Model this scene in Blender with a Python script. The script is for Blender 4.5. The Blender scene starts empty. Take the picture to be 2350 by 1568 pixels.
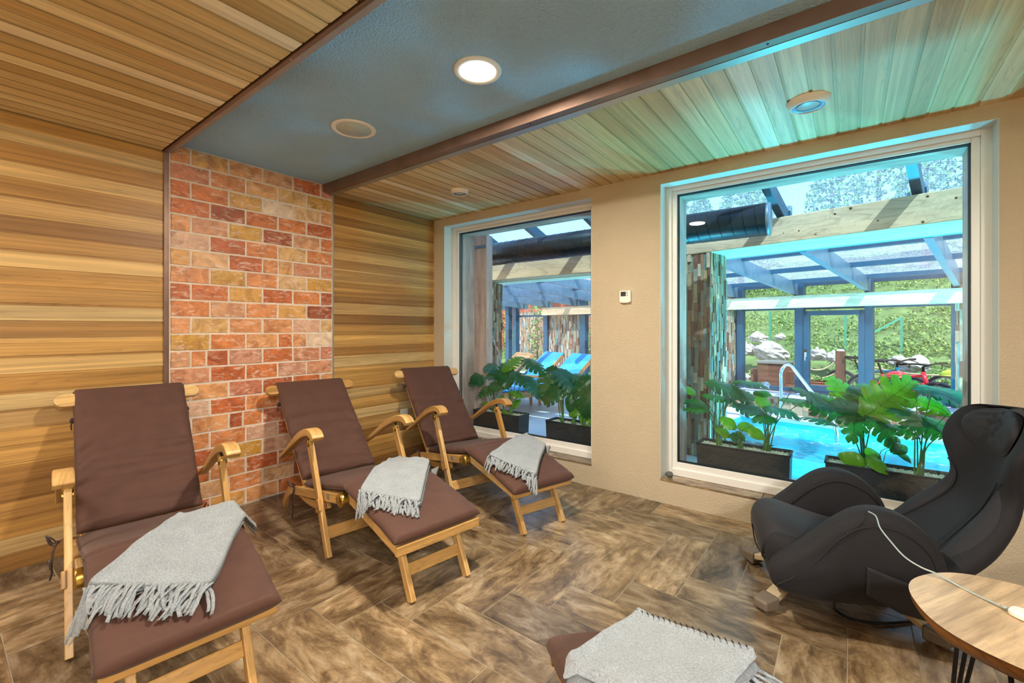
import bpy, math, random
from mathutils import Vector, Matrix, noise
R = math.radians
sc = bpy.context.scene
col = sc.collection
random.seed(7)

# ------------------------------------------------------------------ camera
CAM_H, FPX, THETA = 1.18, 1021.0, R(37.2)
cam = bpy.data.cameras.new('camera')
cam_ob = bpy.data.objects.new('camera', cam)
col.objects.link(cam_ob)
cam_ob.location = (0, 0, CAM_H)
cam_ob.rotation_euler = (R(90), 0, THETA)
cam.sensor_width = 36.0
cam.lens = FPX / 2350 * 36
cam.shift_y = -31 / 2350
cam.clip_start = 0.02
cam.clip_end = 200
sc.camera = cam_ob

# ------------------------------------------------------------------ sky, sun, exposure
sc.view_settings.view_transform = 'Standard'
sc.view_settings.look = 'None'
sc.view_settings.gamma = 1.0
sc.view_settings.exposure = 0.2
sc.view_settings.use_curve_mapping = False
world = bpy.data.worlds.new('sky')
sc.world = world
world.use_nodes = True
wn = world.node_tree
wn.nodes.clear()
w_out = wn.nodes.new('ShaderNodeOutputWorld')
w_bg = wn.nodes.new('ShaderNodeBackground')
w_sky = wn.nodes.new('ShaderNodeTexSky')
w_sky.sky_type = 'NISHITA'
w_sky.sun_disc = False
w_sky.sun_elevation = R(52)
w_sky.sun_rotation = R(200)
w_sky.dust_density = 0.3
w_sky.ozone_density = 2.0
w_bg.inputs['Strength'].default_value = 0.45
wn.links.new(w_sky.outputs[0], w_bg.inputs['Color'])
wn.links.new(w_bg.outputs[0], w_out.inputs['Surface'])

sun = bpy.data.lights.new('sun', 'SUN')
sun.energy = 8.0
sun.color = (1.0, 0.95, 0.86)
sun.angle = R(0.6)
sun_ob = bpy.data.objects.new('sun', sun)
col.objects.link(sun_ob)
_travel = Vector((-0.45, 0.62, -1.0))
sun_ob.rotation_euler = _travel.to_track_quat('-Z', 'Y').to_euler()
sun_ob.location = (0, -6, 12)

sc.cycles.max_bounces = 10
sc.cycles.diffuse_bounces = 5
sc.cycles.glossy_bounces = 4
sc.cycles.transmission_bounces = 8
sc.cycles.transparent_max_bounces = 24
sc.cycles.sample_clamp_indirect = 6
sc.cycles.caustics_reflective = False
sc.cycles.caustics_refractive = False

# ------------------------------------------------------------------ geometry of the place (metres)
XL, YW = -3.237, 3.003            # left wall, window wall
XR, YB = 1.75, -1.7               # right wall and back wall, behind the camera
ZC, ZR = 2.225, 2.285             # timber ceiling, recessed plaster ceiling
FW = Vector((-math.sin(THETA), math.cos(THETA), 0)); RT = Vector((math.cos(THETA), math.sin(THETA), 0))
def ray(px, py):
    d = FW + RT * ((px - 1175) / FPX); d.z = (753 - py) / FPX
    return d
def on_z(px, py, z=0.0):
    d = ray(px, py); t = (z - CAM_H) / d.z
    return Vector((0, 0, CAM_H)) + d * t
def on_y(px, py, y):
    d = ray(px, py); return Vector((0, 0, CAM_H)) + d * (y / d.y)
def on_x(px, py, x):
    d = ray(px, py); return Vector((0, 0, CAM_H)) + d * (x / d.x)
def on_depth(px, py, t):
    return Vector((0, 0, CAM_H)) + ray(px, py) * t
# the pool hall stands 11.2 degrees askew to the room: a runs along it, b away from the room
HG = R(-11.2)
HX = Vector((math.cos(HG), math.sin(HG), 0)); HY = Vector((-HX.y, HX.x, 0))
def hall(a, b, z=0.0):
    v = HX * a + HY * b; v.z = z
    return v
def on_b(px, py, b):
    d = ray(px, py); t = b / d.dot(HY)
    p = d * t
    return p.dot(HX), CAM_H + p.z

# ------------------------------------------------------------------ mesh builder
class MB:
    def __init__(s):
        s.v = []; s.f = []; s.uv = []; s.rnd = []; s.smooth = []
    def face(s, idx, uvs=None, rnd=None, smooth=False):
        s.f.append(tuple(idx)); s.uv.append(uvs or [(0, 0)] * len(idx)); s.rnd.append(rnd or (0.5, 0.5, 0.5)); s.smooth.append(smooth)
    def quad(s, p, uvs=None, rnd=None):
        n = len(s.v); s.v += [Vector(q) for q in p]; s.face(range(n, n + len(p)), uvs, rnd)
    def bar(s, p0, p1, w, h, up=(0, 0, 1), rnd=None, roll=0.0, w1=None, h1=None):
        p0 = Vector(p0); p1 = Vector(p1); d = p1 - p0; L = d.length; d.normalize()
        up = Vector(up)
        if abs(d.dot(up)) > 0.97: up = Vector((1, 0, 0)) if abs(d.x) < 0.9 else Vector((0, 1, 0))
        x = d.cross(up).normalized(); y = x.cross(d).normalized()
        if roll:
            m = Matrix.Rotation(roll, 3, d); x = m @ x; y = m @ y
        w1 = w if w1 is None else w1; h1 = h if h1 is None else h1
        n = len(s.v)
        for p, ww, hh in ((p0, w, h), (p1, w1, h1)):
            for a, b in ((-1, -1), (1, -1), (1, 1), (-1, 1)):
                s.v.append(p + x * (a * ww / 2) + y * (b * hh / 2))
        rr = rnd or (random.random(), random.random(), random.random())
        off = random.random() * 5
        per = [w, h, w, h]; acc = 0
        for k in range(4):
            k2 = (k + 1) % 4
            s.face((n + k, n + k2, n + 4 + k2, n + 4 + k), [(off, acc), (off, acc + per[k]), (off + L, acc + per[k]), (off + L, acc)], rr)
            acc += per[k]
        s.face((n + 3, n + 2, n + 1, n), [(off, 0), (off, w), (off + .01, w), (off + .01, 0)], rr)
        s.face((n + 4, n + 5, n + 6, n + 7), [(off, 0), (off, w), (off + .01, w), (off + .01, 0)], rr)
    def box(s, c, size, rnd=None, rot=0.0):
        c = Vector(c); sx, sy, sz = size
        ax = Vector((math.cos(rot), math.sin(rot), 0))
        if sx >= sy and sx >= sz: s.bar(c - ax * sx / 2, c + ax * sx / 2, sy, sz, rnd=rnd)
        elif sy >= sz:
            ay = Vector((-ax.y, ax.x, 0)); s.bar(c - ay * sy / 2, c + ay * sy / 2, sx, sz, rnd=rnd)
        else:
            up = Vector((-ax.y, ax.x, 0)); s.bar(c - Vector((0, 0, sz / 2)), c + Vector((0, 0, sz / 2)), sx, sy, up=up, rnd=rnd)
    def box2(s, lo, hi, rnd=None):
        s.box([(a + b) / 2 for a, b in zip(lo, hi)], [abs(b - a) for a, b in zip(lo, hi)], rnd)
    def tube(s, pts, r, n=8, closed=False, cap=True, smooth=True, flat=1.0):
        pts = [Vector(p) for p in pts]; m = len(pts); base = len(s.v)
        rr = r if isinstance(r, (list, tuple)) else [r] * m
        prev = None; L = 0; Ls = []
        for i, p in enumerate(pts):
            if closed: t = pts[(i + 1) % m] - pts[i - 1]
            else: t = pts[min(i + 1, m - 1)] - pts[max(i - 1, 0)]
            if t.length < 1e-9: t = Vector((0, 0, 1))
            t.normalize()
            if prev is None:
                a = Vector((0, 0, 1)) if abs(t.z) < .9 else Vector((1, 0, 0))
                x = t.cross(a).normalized()
            else:
                x = (prev - t * prev.dot(t))
                x = x.normalized() if x.length > 1e-6 else t.orthogonal().normalized()
            prev = x; y = t.cross(x)
            if i: L += (p - pts[i - 1]).length
            Ls.append(L)
            for k in range(n):
                a = 2 * math.pi * k / n
                s.v.append(p + (x * math.cos(a) + y * math.sin(a) * flat) * rr[i])
        ring = m if closed else m - 1
        for i in range(ring):
            for k in range(n):
                a = base + i * n; b = base + ((i + 1) % m) * n; k2 = (k + 1) % n
                u0, u1 = Ls[i], Ls[min(i + 1, m - 1)]
                s.face((a + k, a + k2, b + k2, b + k), [(u0, k * .01), (u0, k * .01 + .01), (u1, k * .01 + .01), (u1, k * .01)], smooth=smooth)
        if cap and not closed:
            s.face(tuple(base + k for k in range(n))[::-1]); s.face(tuple(base + (m - 1) * n + k for k in range(n)))
    def lathe(s, prof, c, n=32, axis=(0, 0, 1), smooth=True, cap=True):
        c = Vector(c); ax = Vector(axis).normalized(); x = ax.orthogonal().normalized(); y = ax.cross(x)
        base = len(s.v)
        for r_, h in prof:
            for k in range(n):
                a = 2 * math.pi * k / n
                s.v.append(c + ax * h + (x * math.cos(a) + y * math.sin(a)) * r_)
        for i in range(len(prof) - 1):
            for k in range(n):
                a = base + i * n; b = a + n; k2 = (k + 1) % n
                s.face((a + k, a + k2, b + k2, b + k), smooth=smooth)
        if cap:
            s.face(tuple(base + k for k in range(n))[::-1]); s.face(tuple(base + (len(prof) - 1) * n + k for k in range(n)))
    def grid(s, rows, closed_u=False, closed_v=False, smooth=True, uvs=None, rnd=None):
        base = len(s.v); m = len(rows); n = len(rows[0])
        for r_ in rows: s.v += [Vector(p) for p in r_]
        for i in range(m if closed_u else m - 1):
            for j in range(n if closed_v else n - 1):
                i2 = (i + 1) % m; j2 = (j + 1) % n
                ids = (base + i * n + j, base + i * n + j2, base + i2 * n + j2, base + i2 * n + j)
                if uvs: u = [uvs[i][j], uvs[i][j2], uvs[i2][j2], uvs[i2][j]]
                else: u = [(i * .02, j * .02), (i * .02, j * .02 + .02), (i * .02 + .02, j * .02 + .02), (i * .02 + .02, j * .02)]
                s.face(ids, u, rnd, smooth)
        return base
    def prism(s, outline, depth, rnd=None):
        """outline: 3-D points in a plane, depth: vector"""
        depth = Vector(depth); n = len(outline); base = len(s.v)
        pts = [Vector(p) for p in outline]
        s.v += pts + [p + depth for p in pts]
        o = pts[0]; e1 = (pts[1] - pts[0]).normalized()
        acc = 0
        uv0 = [((p - o).dot(e1), (p - o - e1 * (p - o).dot(e1)).length) for p in pts]
        s.face(tuple(base + k for k in range(n))[::-1], uv0[::-1], rnd); s.face(tuple(base + n + k for k in range(n)), uv0, rnd)
        for k in range(n):
            k2 = (k + 1) % n; L = (pts[k2] - pts[k]).length
            s.face((base + k, base + k2, base + n + k2, base + n + k), [(acc, 0), (acc + L, 0), (acc + L, depth.length), (acc, depth.length)], rnd)
            acc += L
    def build(s, name, mat, parent=None, bevel=0.0, sub=0, solid=0.0, seg=2):
        me = bpy.data.meshes.new(name)
        me.from_pydata([tuple(p) for p in s.v], [], s.f)
        uvl = me.uv_layers.new(name='uv')
        flat = []
        for u in s.uv:
            for a in u: flat += [a[0], a[1]]
        uvl.data.foreach_set('uv', flat)
        at = me.attributes.new('rnd', 'FLOAT_COLOR', 'FACE') if False else me.attributes.new('rnd', 'FLOAT_COLOR', 'CORNER')
        cc = []
        for f, r_ in zip(s.f, s.rnd): cc += [r_[0], r_[1], r_[2], 1.0] * len(f)
        at.data.foreach_set('color', cc)
        me.polygons.foreach_set('use_smooth', s.smooth)
        me.materials.append(mat)
        me.update()
        o = bpy.data.objects.new(name, me)
        col.objects.link(o)
        if parent is not None: o.parent = parent
        if solid:
            m = o.modifiers.new('solid', 'SOLIDIFY'); m.thickness = solid; m.offset = 0
        if sub:
            m = o.modifiers.new('sub', 'SUBSURF'); m.levels = sub; m.render_levels = sub
        if bevel:
            m = o.modifiers.new('bevel', 'BEVEL'); m.width = bevel; m.segments = seg; m.limit_method = 'ANGLE'; m.angle_limit = R(40)
        return o

def tag(o, label=None, cat=None, group=None, kind=None):
    if label: o['label'] = label
    if cat: o['category'] = cat
    if group: o['group'] = group
    if kind: o['kind'] = kind
    return o
def empty(name, loc=(0, 0, 0), rz=0.0):
    e = bpy.data.objects.new(name, None); e.empty_display_size = .1
    col.objects.link(e); e.location = loc; e.rotation_euler = (0, 0, rz)
    return e
def thing(name, label, cat, loc=(0, 0, 0), rz=0.0, group=None):
    return tag(empty(name, loc, rz), label, cat, group)
KIDS = {}
def copy_tree(o, parent=None):
    c = o.copy(); col.objects.link(c)
    if parent is not None: c.parent = parent
    for ch in [k for k in bpy.data.objects if k.parent == o]: copy_tree(ch, c)
    return c
def smooth_noise(p, sc_=1.0, seed=0.0):
    return noise.noise(Vector((p[0] * sc_ + seed, p[1] * sc_ + seed * 1.3, p[2] * sc_ - seed)))

# ------------------------------------------------------------------ materials
def mat(name):
    m = bpy.data.materials.new(name); m.use_nodes = True
    nt = m.node_tree; nt.nodes.clear()
    out = nt.nodes.new('ShaderNodeOutputMaterial')
    b = nt.nodes.new('ShaderNodeBsdfPrincipled')
    nt.links.new(b.outputs[0], out.inputs['Surface'])
    return m, nt, b, out
def N(nt, t, **kw):
    n = nt.nodes.new(t)
    for k, v in kw.items():
        if k in n.inputs: n.inputs[k].default_value = v
        else: setattr(n, k, v)
    return n
def ramp(nt, stops, interp='LINEAR'):
    n = nt.nodes.new('ShaderNodeValToRGB'); cr = n.color_ramp; cr.interpolation = interp
    while len(cr.elements) < len(stops): cr.elements.new(0.5)
    for e, (p, c) in zip(cr.elements, stops): e.position = p; e.color = (c[0], c[1], c[2], 1)
    return n
def srgb(h):
    h = h.lstrip('#'); v = [int(h[i:i + 2], 16) / 255 for i in (0, 2, 4)]
    return tuple(((x + .055) / 1.055) ** 2.4 if x > .04045 else x / 12.92 for x in v)
def plain(name, c, rough=.5, metal=0.0, bump=0.0, bscale=60, spec=None, var=0.0, vscale=8):
    m, nt, b, out = mat(name)
    b.inputs['Base Color'].default_value = (*c, 1); b.inputs['Roughness'].default_value = rough; b.inputs['Metallic'].default_value = metal
    if spec is not None: b.inputs['Specular IOR Level'].default_value = spec
    tc = N(nt, 'ShaderNodeTexCoord')
    if bump:
        nz = N(nt, 'ShaderNodeTexNoise', Scale=bscale, Detail=6.0); nt.links.new(tc.outputs['Object'], nz.inputs['Vector'])
        bp = N(nt, 'ShaderNodeBump', Strength=bump, Distance=.01); nt.links.new(nz.outputs[0], bp.inputs['Height']); nt.links.new(bp.outputs[0], b.inputs['Normal'])
    if var:
        nz = N(nt, 'ShaderNodeTexNoise', Scale=vscale, Detail=5.0); nt.links.new(tc.outputs['Object'], nz.inputs['Vector'])
        rp = ramp(nt, [(.3, [x * (1 - var) for x in c]), (.7, [min(1, x * (1 + var)) for x in c])])
        nt.links.new(nz.outputs[0], rp.inputs[0]); nt.links.new(rp.outputs[0], b.inputs['Base Color'])
    return m
def uvvec(nt, su, sv, rmul=50.0):
    """uv stretched by (su, sv) and shifted by the face's own random number"""
    uv = N(nt, 'ShaderNodeUVMap', uv_map='uv'); at = N(nt, 'ShaderNodeAttribute', attribute_name='rnd')
    sp = N(nt, 'ShaderNodeSeparateXYZ'); nt.links.new(uv.outputs[0], sp.inputs[0])
    sr = N(nt, 'ShaderNodeSeparateColor'); nt.links.new(at.outputs['Color'], sr.inputs[0])
    mu = N(nt, 'ShaderNodeMath', operation='MULTIPLY'); mu.inputs[1].default_value = su; nt.links.new(sp.outputs[0], mu.inputs[0])
    mv = N(nt, 'ShaderNodeMath', operation='MULTIPLY'); mv.inputs[1].default_value = sv; nt.links.new(sp.outputs[1], mv.inputs[0])
    mr = N(nt, 'ShaderNodeMath', operation='MULTIPLY'); mr.inputs[1].default_value = rmul; nt.links.new(sr.outputs[1], mr.inputs[0])
    cb = N(nt, 'ShaderNodeCombineXYZ'); nt.links.new(mu.outputs[0], cb.inputs[0]); nt.links.new(mv.outputs[0], cb.inputs[1]); nt.links.new(mr.outputs[0], cb.inputs[2])
    return cb, sr
def mix(nt, mode, fac=1.0):
    n = nt.nodes.new('ShaderNodeMix'); n.data_type = 'RGBA'; n.blend_type = mode; n.inputs[0].default_value = fac
    return n
def wood(name, stops, grain, rough=.45, su=1.6, sv=42.0, gs=.55, bump=.25, figure=.5, streak=0.35):
    """stops: tone of the board picked by its random number; grain: darker line colour factor"""
    m, nt, b, out = mat(name)
    vec, sr = uvvec(nt, su, sv)
    base = ramp(nt, stops); nt.links.new(sr.outputs[0], base.inputs[0])
    n1 = N(nt, 'ShaderNodeTexNoise', Scale=1.0, Detail=7.0, Roughness=.62); nt.links.new(vec.outputs[0], n1.inputs['Vector'])
    vec2, _ = uvvec(nt, su * .55, sv * .22, 31.0)
    n2 = N(nt, 'ShaderNodeTexNoise', Scale=1.0, Detail=3.0, Distortion=1.2); nt.links.new(vec2.outputs[0], n2.inputs['Vector'])
    mul = N(nt, 'ShaderNodeMath', operation='MULTIPLY'); mul.inputs[1].default_value = 14.0; nt.links.new(n2.outputs[0], mul.inputs[0])
    fr = N(nt, 'ShaderNodeMath', operation='FRACT'); nt.links.new(mul.outputs[0], fr.inputs[0])
    g1 = ramp(nt, [(.25, (1 - gs,) * 3), (.7, (1.12,) * 3)]); nt.links.new(n1.outputs[0], g1.inputs[0])
    g2 = ramp(nt, [(0.0, (1 - figure * .55,) * 3), (.25, (1, 1, 1)), (.9, (1.05,) * 3), (1.0, (1 - figure * .55,) * 3)]); nt.links.new(fr.outputs[0], g2.inputs[0])
    g3 = ramp(nt, [(.33, (1 - streak, 1 - streak * 1.12, 1 - streak * 1.2)), (.6, (1.06,) * 3)]); nt.links.new(n2.outputs[0], g3.inputs[0])
    m1 = mix(nt, 'MULTIPLY'); nt.links.new(base.outputs[0], m1.inputs[6]); nt.links.new(g1.outputs[0], m1.inputs[7])
    m2 = mix(nt, 'MULTIPLY'); nt.links.new(m1.outputs[2], m2.inputs[6]); nt.links.new(g2.outputs[0], m2.inputs[7])
    m3 = mix(nt, 'MULTIPLY'); nt.links.new(m2.outputs[2], m3.inputs[6]); nt.links.new(g3.outputs[0], m3.inputs[7])
    nt.links.new(m3.outputs[2], b.inputs['Base Color'])
    bp = N(nt, 'ShaderNodeBump', Strength=bump, Distance=.003); nt.links.new(n1.outputs[0], bp.inputs['Height']); nt.links.new(bp.outputs[0], b.inputs['Normal'])
    b.inputs['Roughness'].default_value = rough
    return m
def glass(name, tint=(1, 1, 1), refl=1.0, rough=0.0, haze=0.0, haze_c=(.8, .9, 1)):
    m = bpy.data.materials.new(name); m.use_nodes = True; nt = m.node_tree; nt.nodes.clear()
    out = N(nt, 'ShaderNodeOutputMaterial'); tr = N(nt, 'ShaderNodeBsdfTransparent'); tr.inputs[0].default_value = (*tint, 1)
    gl = N(nt, 'ShaderNodeBsdfGlossy', Roughness=rough); gl.inputs[0].default_value = (1, 1, 1, 1)
    # Schlick: the same from both faces of the pane
    lw = N(nt, 'ShaderNodeLayerWeight', Blend=.5); pw = N(nt, 'ShaderNodeMath', operation='POWER'); pw.inputs[1].default_value = 5.0; nt.links.new(lw.outputs['Facing'], pw.inputs[0])
    mu = N(nt, 'ShaderNodeMath', operation='MULTIPLY_ADD'); mu.inputs[1].default_value = .5 * refl; mu.inputs[2].default_value = .022 * refl
    nt.links.new(pw.outputs[0], mu.inputs[0])
    mx = N(nt, 'ShaderNodeMixShader'); nt.links.new(mu.outputs[0], mx.inputs[0]); nt.links.new(tr.outputs[0], mx.inputs[1]); nt.links.new(gl.outputs[0], mx.inputs[2])
    last = mx
    if haze:
        df = N(nt, 'ShaderNodeBsdfTranslucent'); df.inputs[0].default_value = (*haze_c, 1)
        tc = N(nt, 'ShaderNodeTexCoord'); nz = N(nt, 'ShaderNodeTexNoise', Scale=90.0, Detail=4.0); nt.links.new(tc.outputs['Object'], nz.inputs['Vector'])
        rp = ramp(nt, [(.42, (haze * .55,) * 3), (.62, (min(1, haze * 1.8),) * 3)]); nt.links.new(nz.outputs[0], rp.inputs[0])
        m2 = N(nt, 'ShaderNodeMixShader'); nt.links.new(rp.outputs[0], m2.inputs[0]); nt.links.new(mx.outputs[0], m2.inputs[1]); nt.links.new(df.outputs[0], m2.inputs[2]); last = m2
    nt.links.new(last.outputs[0], out.inputs['Surface'])
    return m
def emit(name, c, s):
    m = bpy.data.materials.new(name); m.use_nodes = True; nt = m.node_tree; nt.nodes.clear()
    out = N(nt, 'ShaderNodeOutputMaterial'); e = N(nt, 'ShaderNodeEmission', Strength=s); e.inputs[0].default_value = (*c, 1)
    nt.links.new(e.outputs[0], out.inputs['Surface']); return m
def cloth(name, c, rough=.85, weave=700.0, bump=.15, var=.12, sheen=.3, blotch=14.0, melange=0.0):
    m, nt, b, out = mat(name)
    tc = N(nt, 'ShaderNodeTexCoord')
    nz = N(nt, 'ShaderNodeTexNoise', Scale=blotch, Detail=5.0); nt.links.new(tc.outputs['Object'], nz.inputs['Vector'])
    rp = ramp(nt, [(.3, [x * (1 - var) for x in c]), (.7, [min(1, x * (1 + var)) for x in c])]); nt.links.new(nz.outputs[0], rp.inputs[0])
    fine = N(nt, 'ShaderNodeTexNoise', Scale=weave, Detail=2.0); nt.links.new(tc.outputs['Object'], fine.inputs['Vector'])
    if melange:
        mm = N(nt, 'ShaderNodeTexNoise', Scale=230.0, Detail=3.0, Roughness=.7); nt.links.new(tc.outputs['Object'], mm.inputs['Vector'])
        r2 = ramp(nt, [(.35, (1 - melange,) * 3), (.65, (1 + melange * .4,) * 3)]); nt.links.new(mm.outputs[0], r2.inputs[0])
        m1 = mix(nt, 'MULTIPLY'); nt.links.new(rp.outputs[0], m1.inputs[6]); nt.links.new(r2.outputs[0], m1.inputs[7]); nt.links.new(m1.outputs[2], b.inputs['Base Color'])
    else: nt.links.new(rp.outputs[0], b.inputs['Base Color'])
    bp = N(nt, 'ShaderNodeBump', Strength=bump, Distance=.002); nt.links.new(fine.outputs[0], bp.inputs['Height']); nt.links.new(bp.outputs[0], b.inputs['Normal'])
    b.inputs['Roughness'].default_value = rough; b.inputs['Sheen Weight'].default_value = sheen
    return m

M = {}
M['cedar'] = wood('cedar_boards', [(0, srgb('#865f33')), (.16, srgb('#b88b4c')), (.34, srgb('#d9ac64')), (.5, srgb('#c59650')), (.66, srgb('#e8c482')), (.82, srgb('#a87a40')), (1, srgb('#edd49a'))], .5, rough=.42, su=.7, sv=60, gs=.38, figure=.34, streak=.26)
M['cedar_pale'] = wood('pale_ceiling_boards', [(0, srgb('#b59a66')), (.3, srgb('#e3cd9c')), (.5, srgb('#cfb47c')), (.7, srgb('#f4e6bd')), (.85, srgb('#c9a870')), (1, srgb('#f8f0d6'))], .5, rough=.45, su=.7, sv=60, gs=.24, figure=.25, streak=.12)
M['teak'] = wood('oiled_teak', [(0, srgb('#bd9252')), (.5, srgb('#d3a969')), (1, srgb('#e2c084'))], .5, rough=.38, su=2.5, sv=60, gs=.3, figure=.35, streak=.3)
M['beam'] = wood('spruce_beam', [(0, srgb('#d3b08a')), (.5, srgb('#dfc09c')), (1, srgb('#ecd4b4'))], .5, rough=.6, su=1.2, sv=16, gs=.2, figure=.4, streak=.22)
M['old_wood'] = wood('weathered_pink_wood', [(0, srgb('#d6b5a8')), (1, srgb('#e2c6bb'))], .5, rough=.8, su=2.2, sv=20, gs=.35, figure=.2, streak=.3)
M['dark_wood'] = wood('brown_garden_timber', [(0, srgb('#6b4535')), (1, srgb('#8a5b45'))], .5, rough=.7, su=2.0, sv=20, gs=.4)
M['table_top'] = wood('mango_wood', [(0, srgb('#cdb08a')), (1, srgb('#d6bc98'))], .5, rough=.35, su=4.0, sv=70, gs=.40, figure=.12, streak=.3, bump=.15)
M['table_edge'] = wood('mango_bark_edge', [(0, srgb('#6d4216')), (1, srgb('#8a5a22'))], .5, rough=.4, su=5, sv=30, gs=.6, figure=.8, streak=.6)
M['lounger_wood'] = wood('lounger_wood', [(0, srgb('#c98d56')), (1, srgb('#d8a26b'))], .5, rough=.5, su=2, sv=40)
M['brown_metal'] = plain('brown_metal_trim', srgb('#80685c'), .42, .55, .12, 30, var=.12)
M['grey_metal'] = plain('grey_brown_flange', srgb('#a39b98'), .5, .2, .1, 30, var=.1)
M['pale_metal'] = plain('brushed_metal_edge', srgb('#a8a39c'), .35, .7)
M['stucco_wall'] = plain('cream_stucco', srgb('#c9bca4'), .9, 0, .55, 160, var=.05, vscale=2.5)
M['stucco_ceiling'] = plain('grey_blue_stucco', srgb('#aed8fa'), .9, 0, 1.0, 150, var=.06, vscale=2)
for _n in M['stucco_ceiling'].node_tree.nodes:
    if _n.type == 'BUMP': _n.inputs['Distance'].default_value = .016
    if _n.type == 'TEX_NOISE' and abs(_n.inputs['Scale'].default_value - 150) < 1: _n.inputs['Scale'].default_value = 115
M['white_plaster'] = plain('white_reveal_plaster', srgb('#dfe4e0'), .85, 0, .35, 200)
M['pvc'] = plain('white_plastic_frame', srgb('#eef0ef'), .3)
M['gasket'] = plain('black_gasket', (.01, .015, .02), .5)
M['white_plastic'] = plain('white_plastic', srgb('#f4f4f0'), .35)
M['dark_plastic'] = plain('dark_plastic', (.02, .02, .022), .4)
M['grout'] = plain('grey_grout', srgb('#a99d86'), .9, 0, .2, 80)
M['salt_grout'] = plain('salt_mortar', srgb('#e9ddcf'), .8, 0, .6, 120, var=.12, vscale=20)
M['brass'] = plain('brass', srgb('#b99a4c'), .3, .95, .1, 60)
M['chrome'] = plain('chrome', (.85, .87, .9), .08, 1.0)
M['black_metal'] = plain('black_metal', (.015, .014, .014), .45, .6)
M['cushion'] = cloth('brown_cushion_cloth', srgb('#4f3127'), var=.10, weave=500, bump=.25, sheen=.08, rough=.75)
M['tie'] = cloth('dark_brown_tape', srgb('#33211e'), sheen=.1)
M['wool'] = cloth('grey_fleece', srgb('#959fa8'), rough=.95, weave=260, bump=.5, var=.07, sheen=.25, melange=.34)
M['black_fabric'] = cloth('black_stretch_fabric', srgb('#101018'), rough=.8, weave=420, bump=.35, var=.15, sheen=.04)
M['pillow_fabric'] = cloth('dark_grey_fabric', srgb('#191921'), rough=.75, weave=420, bump=.3, var=.12, sheen=.06)
M['seam'] = plain('seam_thread', (.008, .008, .01), .8)
M['taupe'] = plain('taupe_plastic', srgb('#6f655a'), .4)
M['beige_metal'] = plain('beige_metal', srgb('#cbbd9f'), .35, .2)
M['steel_blue'] = plain('blue_grey_coated_steel', srgb('#2c5068'), .38, .15, .05, 20, var=.08)
M['galv'] = plain('galvanised_steel', srgb('#7f95a8'), .35, .55, .08, 30, var=.12, vscale=14)
M['duct'] = plain('black_spiral_duct', srgb('#2b3138'), .32, .6)
M['mint'] = plain('pale_mint_paint', srgb('#dfe6cf'), .6)
M['teal_gutter'] = plain('teal_gutter', srgb('#3fa7b0'), .35, .3)
M['deck'] = plain('pale_deck_tiles', srgb('#cfd3d6'), .5, 0, .05, 30, var=.05)
M['marble'] = plain('pale_marble_ledge', srgb('#d9d6e2'), .25, var=.06)
M['wicker'] = None
M['gravel'] = plain('white_gravel', srgb('#d8d8c6'), .8, 0, .9, 120, var=.25, vscale=90)
M['stem'] = plain('plant_stem', srgb('#4d7a3f'), .5)
M['blue_cloth'] = cloth('blue_lounger_cloth', srgb('#2f95cc'), sheen=.2)
M['rock'] = plain('white_limestone', srgb('#a8a49e'), .85, 0, 1.0, 9, var=.35, vscale=4)
M['hill'] = plain('grassy_soil', srgb('#5b7440'), .95, 0, .6, 12, var=.35, vscale=3)
M['gravel_path'] = plain('pale_gravel_ground', srgb('#b4aca4'), .95, 0, .8, 60, var=.25, vscale=25)
M['red_paint'] = plain('red_bicycle_paint', srgb('#e03040'), .25)
M['blue_paint'] = plain('dark_blue_bicycle_paint', srgb('#1d5f7c'), .3)
M['tyre'] = plain('black_rubber', (.02, .02, .022), .7)
M['rope'] = plain('pale_rope', srgb('#c2b092'), .9, 0, .6, 200)
M['helmet_red'] = plain('red_helmet_shell', srgb('#e5484c'), .3)
M['helmet_yellow'] = plain('yellow_green_helmet_shell', srgb('#b8d24a'), .3)
M['terracotta'] = plain('terracotta', srgb('#a8604a'), .8)
M['railing'] = plain('red_brown_paint', srgb('#a5523a'), .6)
M['fence_green'] = plain('green_fence_steel', srgb('#3c8f74'), .5)
M['glass'] = glass('window_glass', (.93, .975, .985), 1.6)
M['roof_glass'] = glass('roof_glass', (.82, .93, 1.0), 1.2, 0.02, haze=.2, haze_c=(.75, .88, 1))
M['upper_glass'] = glass('blue_tinted_roof_glass', (.62, .86, .95), 1.2, 0.02, haze=.25, haze_c=(.45, .8, 1))
M['hall_glass'] = glass('hall_glass', (.95, .98, .98), 1.0)
M['lamp_on'] = emit('lit_lamp_diffuser', (1.0, .86, .62), 9.0)
M['lamp_off'] = plain('frosted_lamp_disc', srgb('#a9b9bb'), .35)

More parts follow.
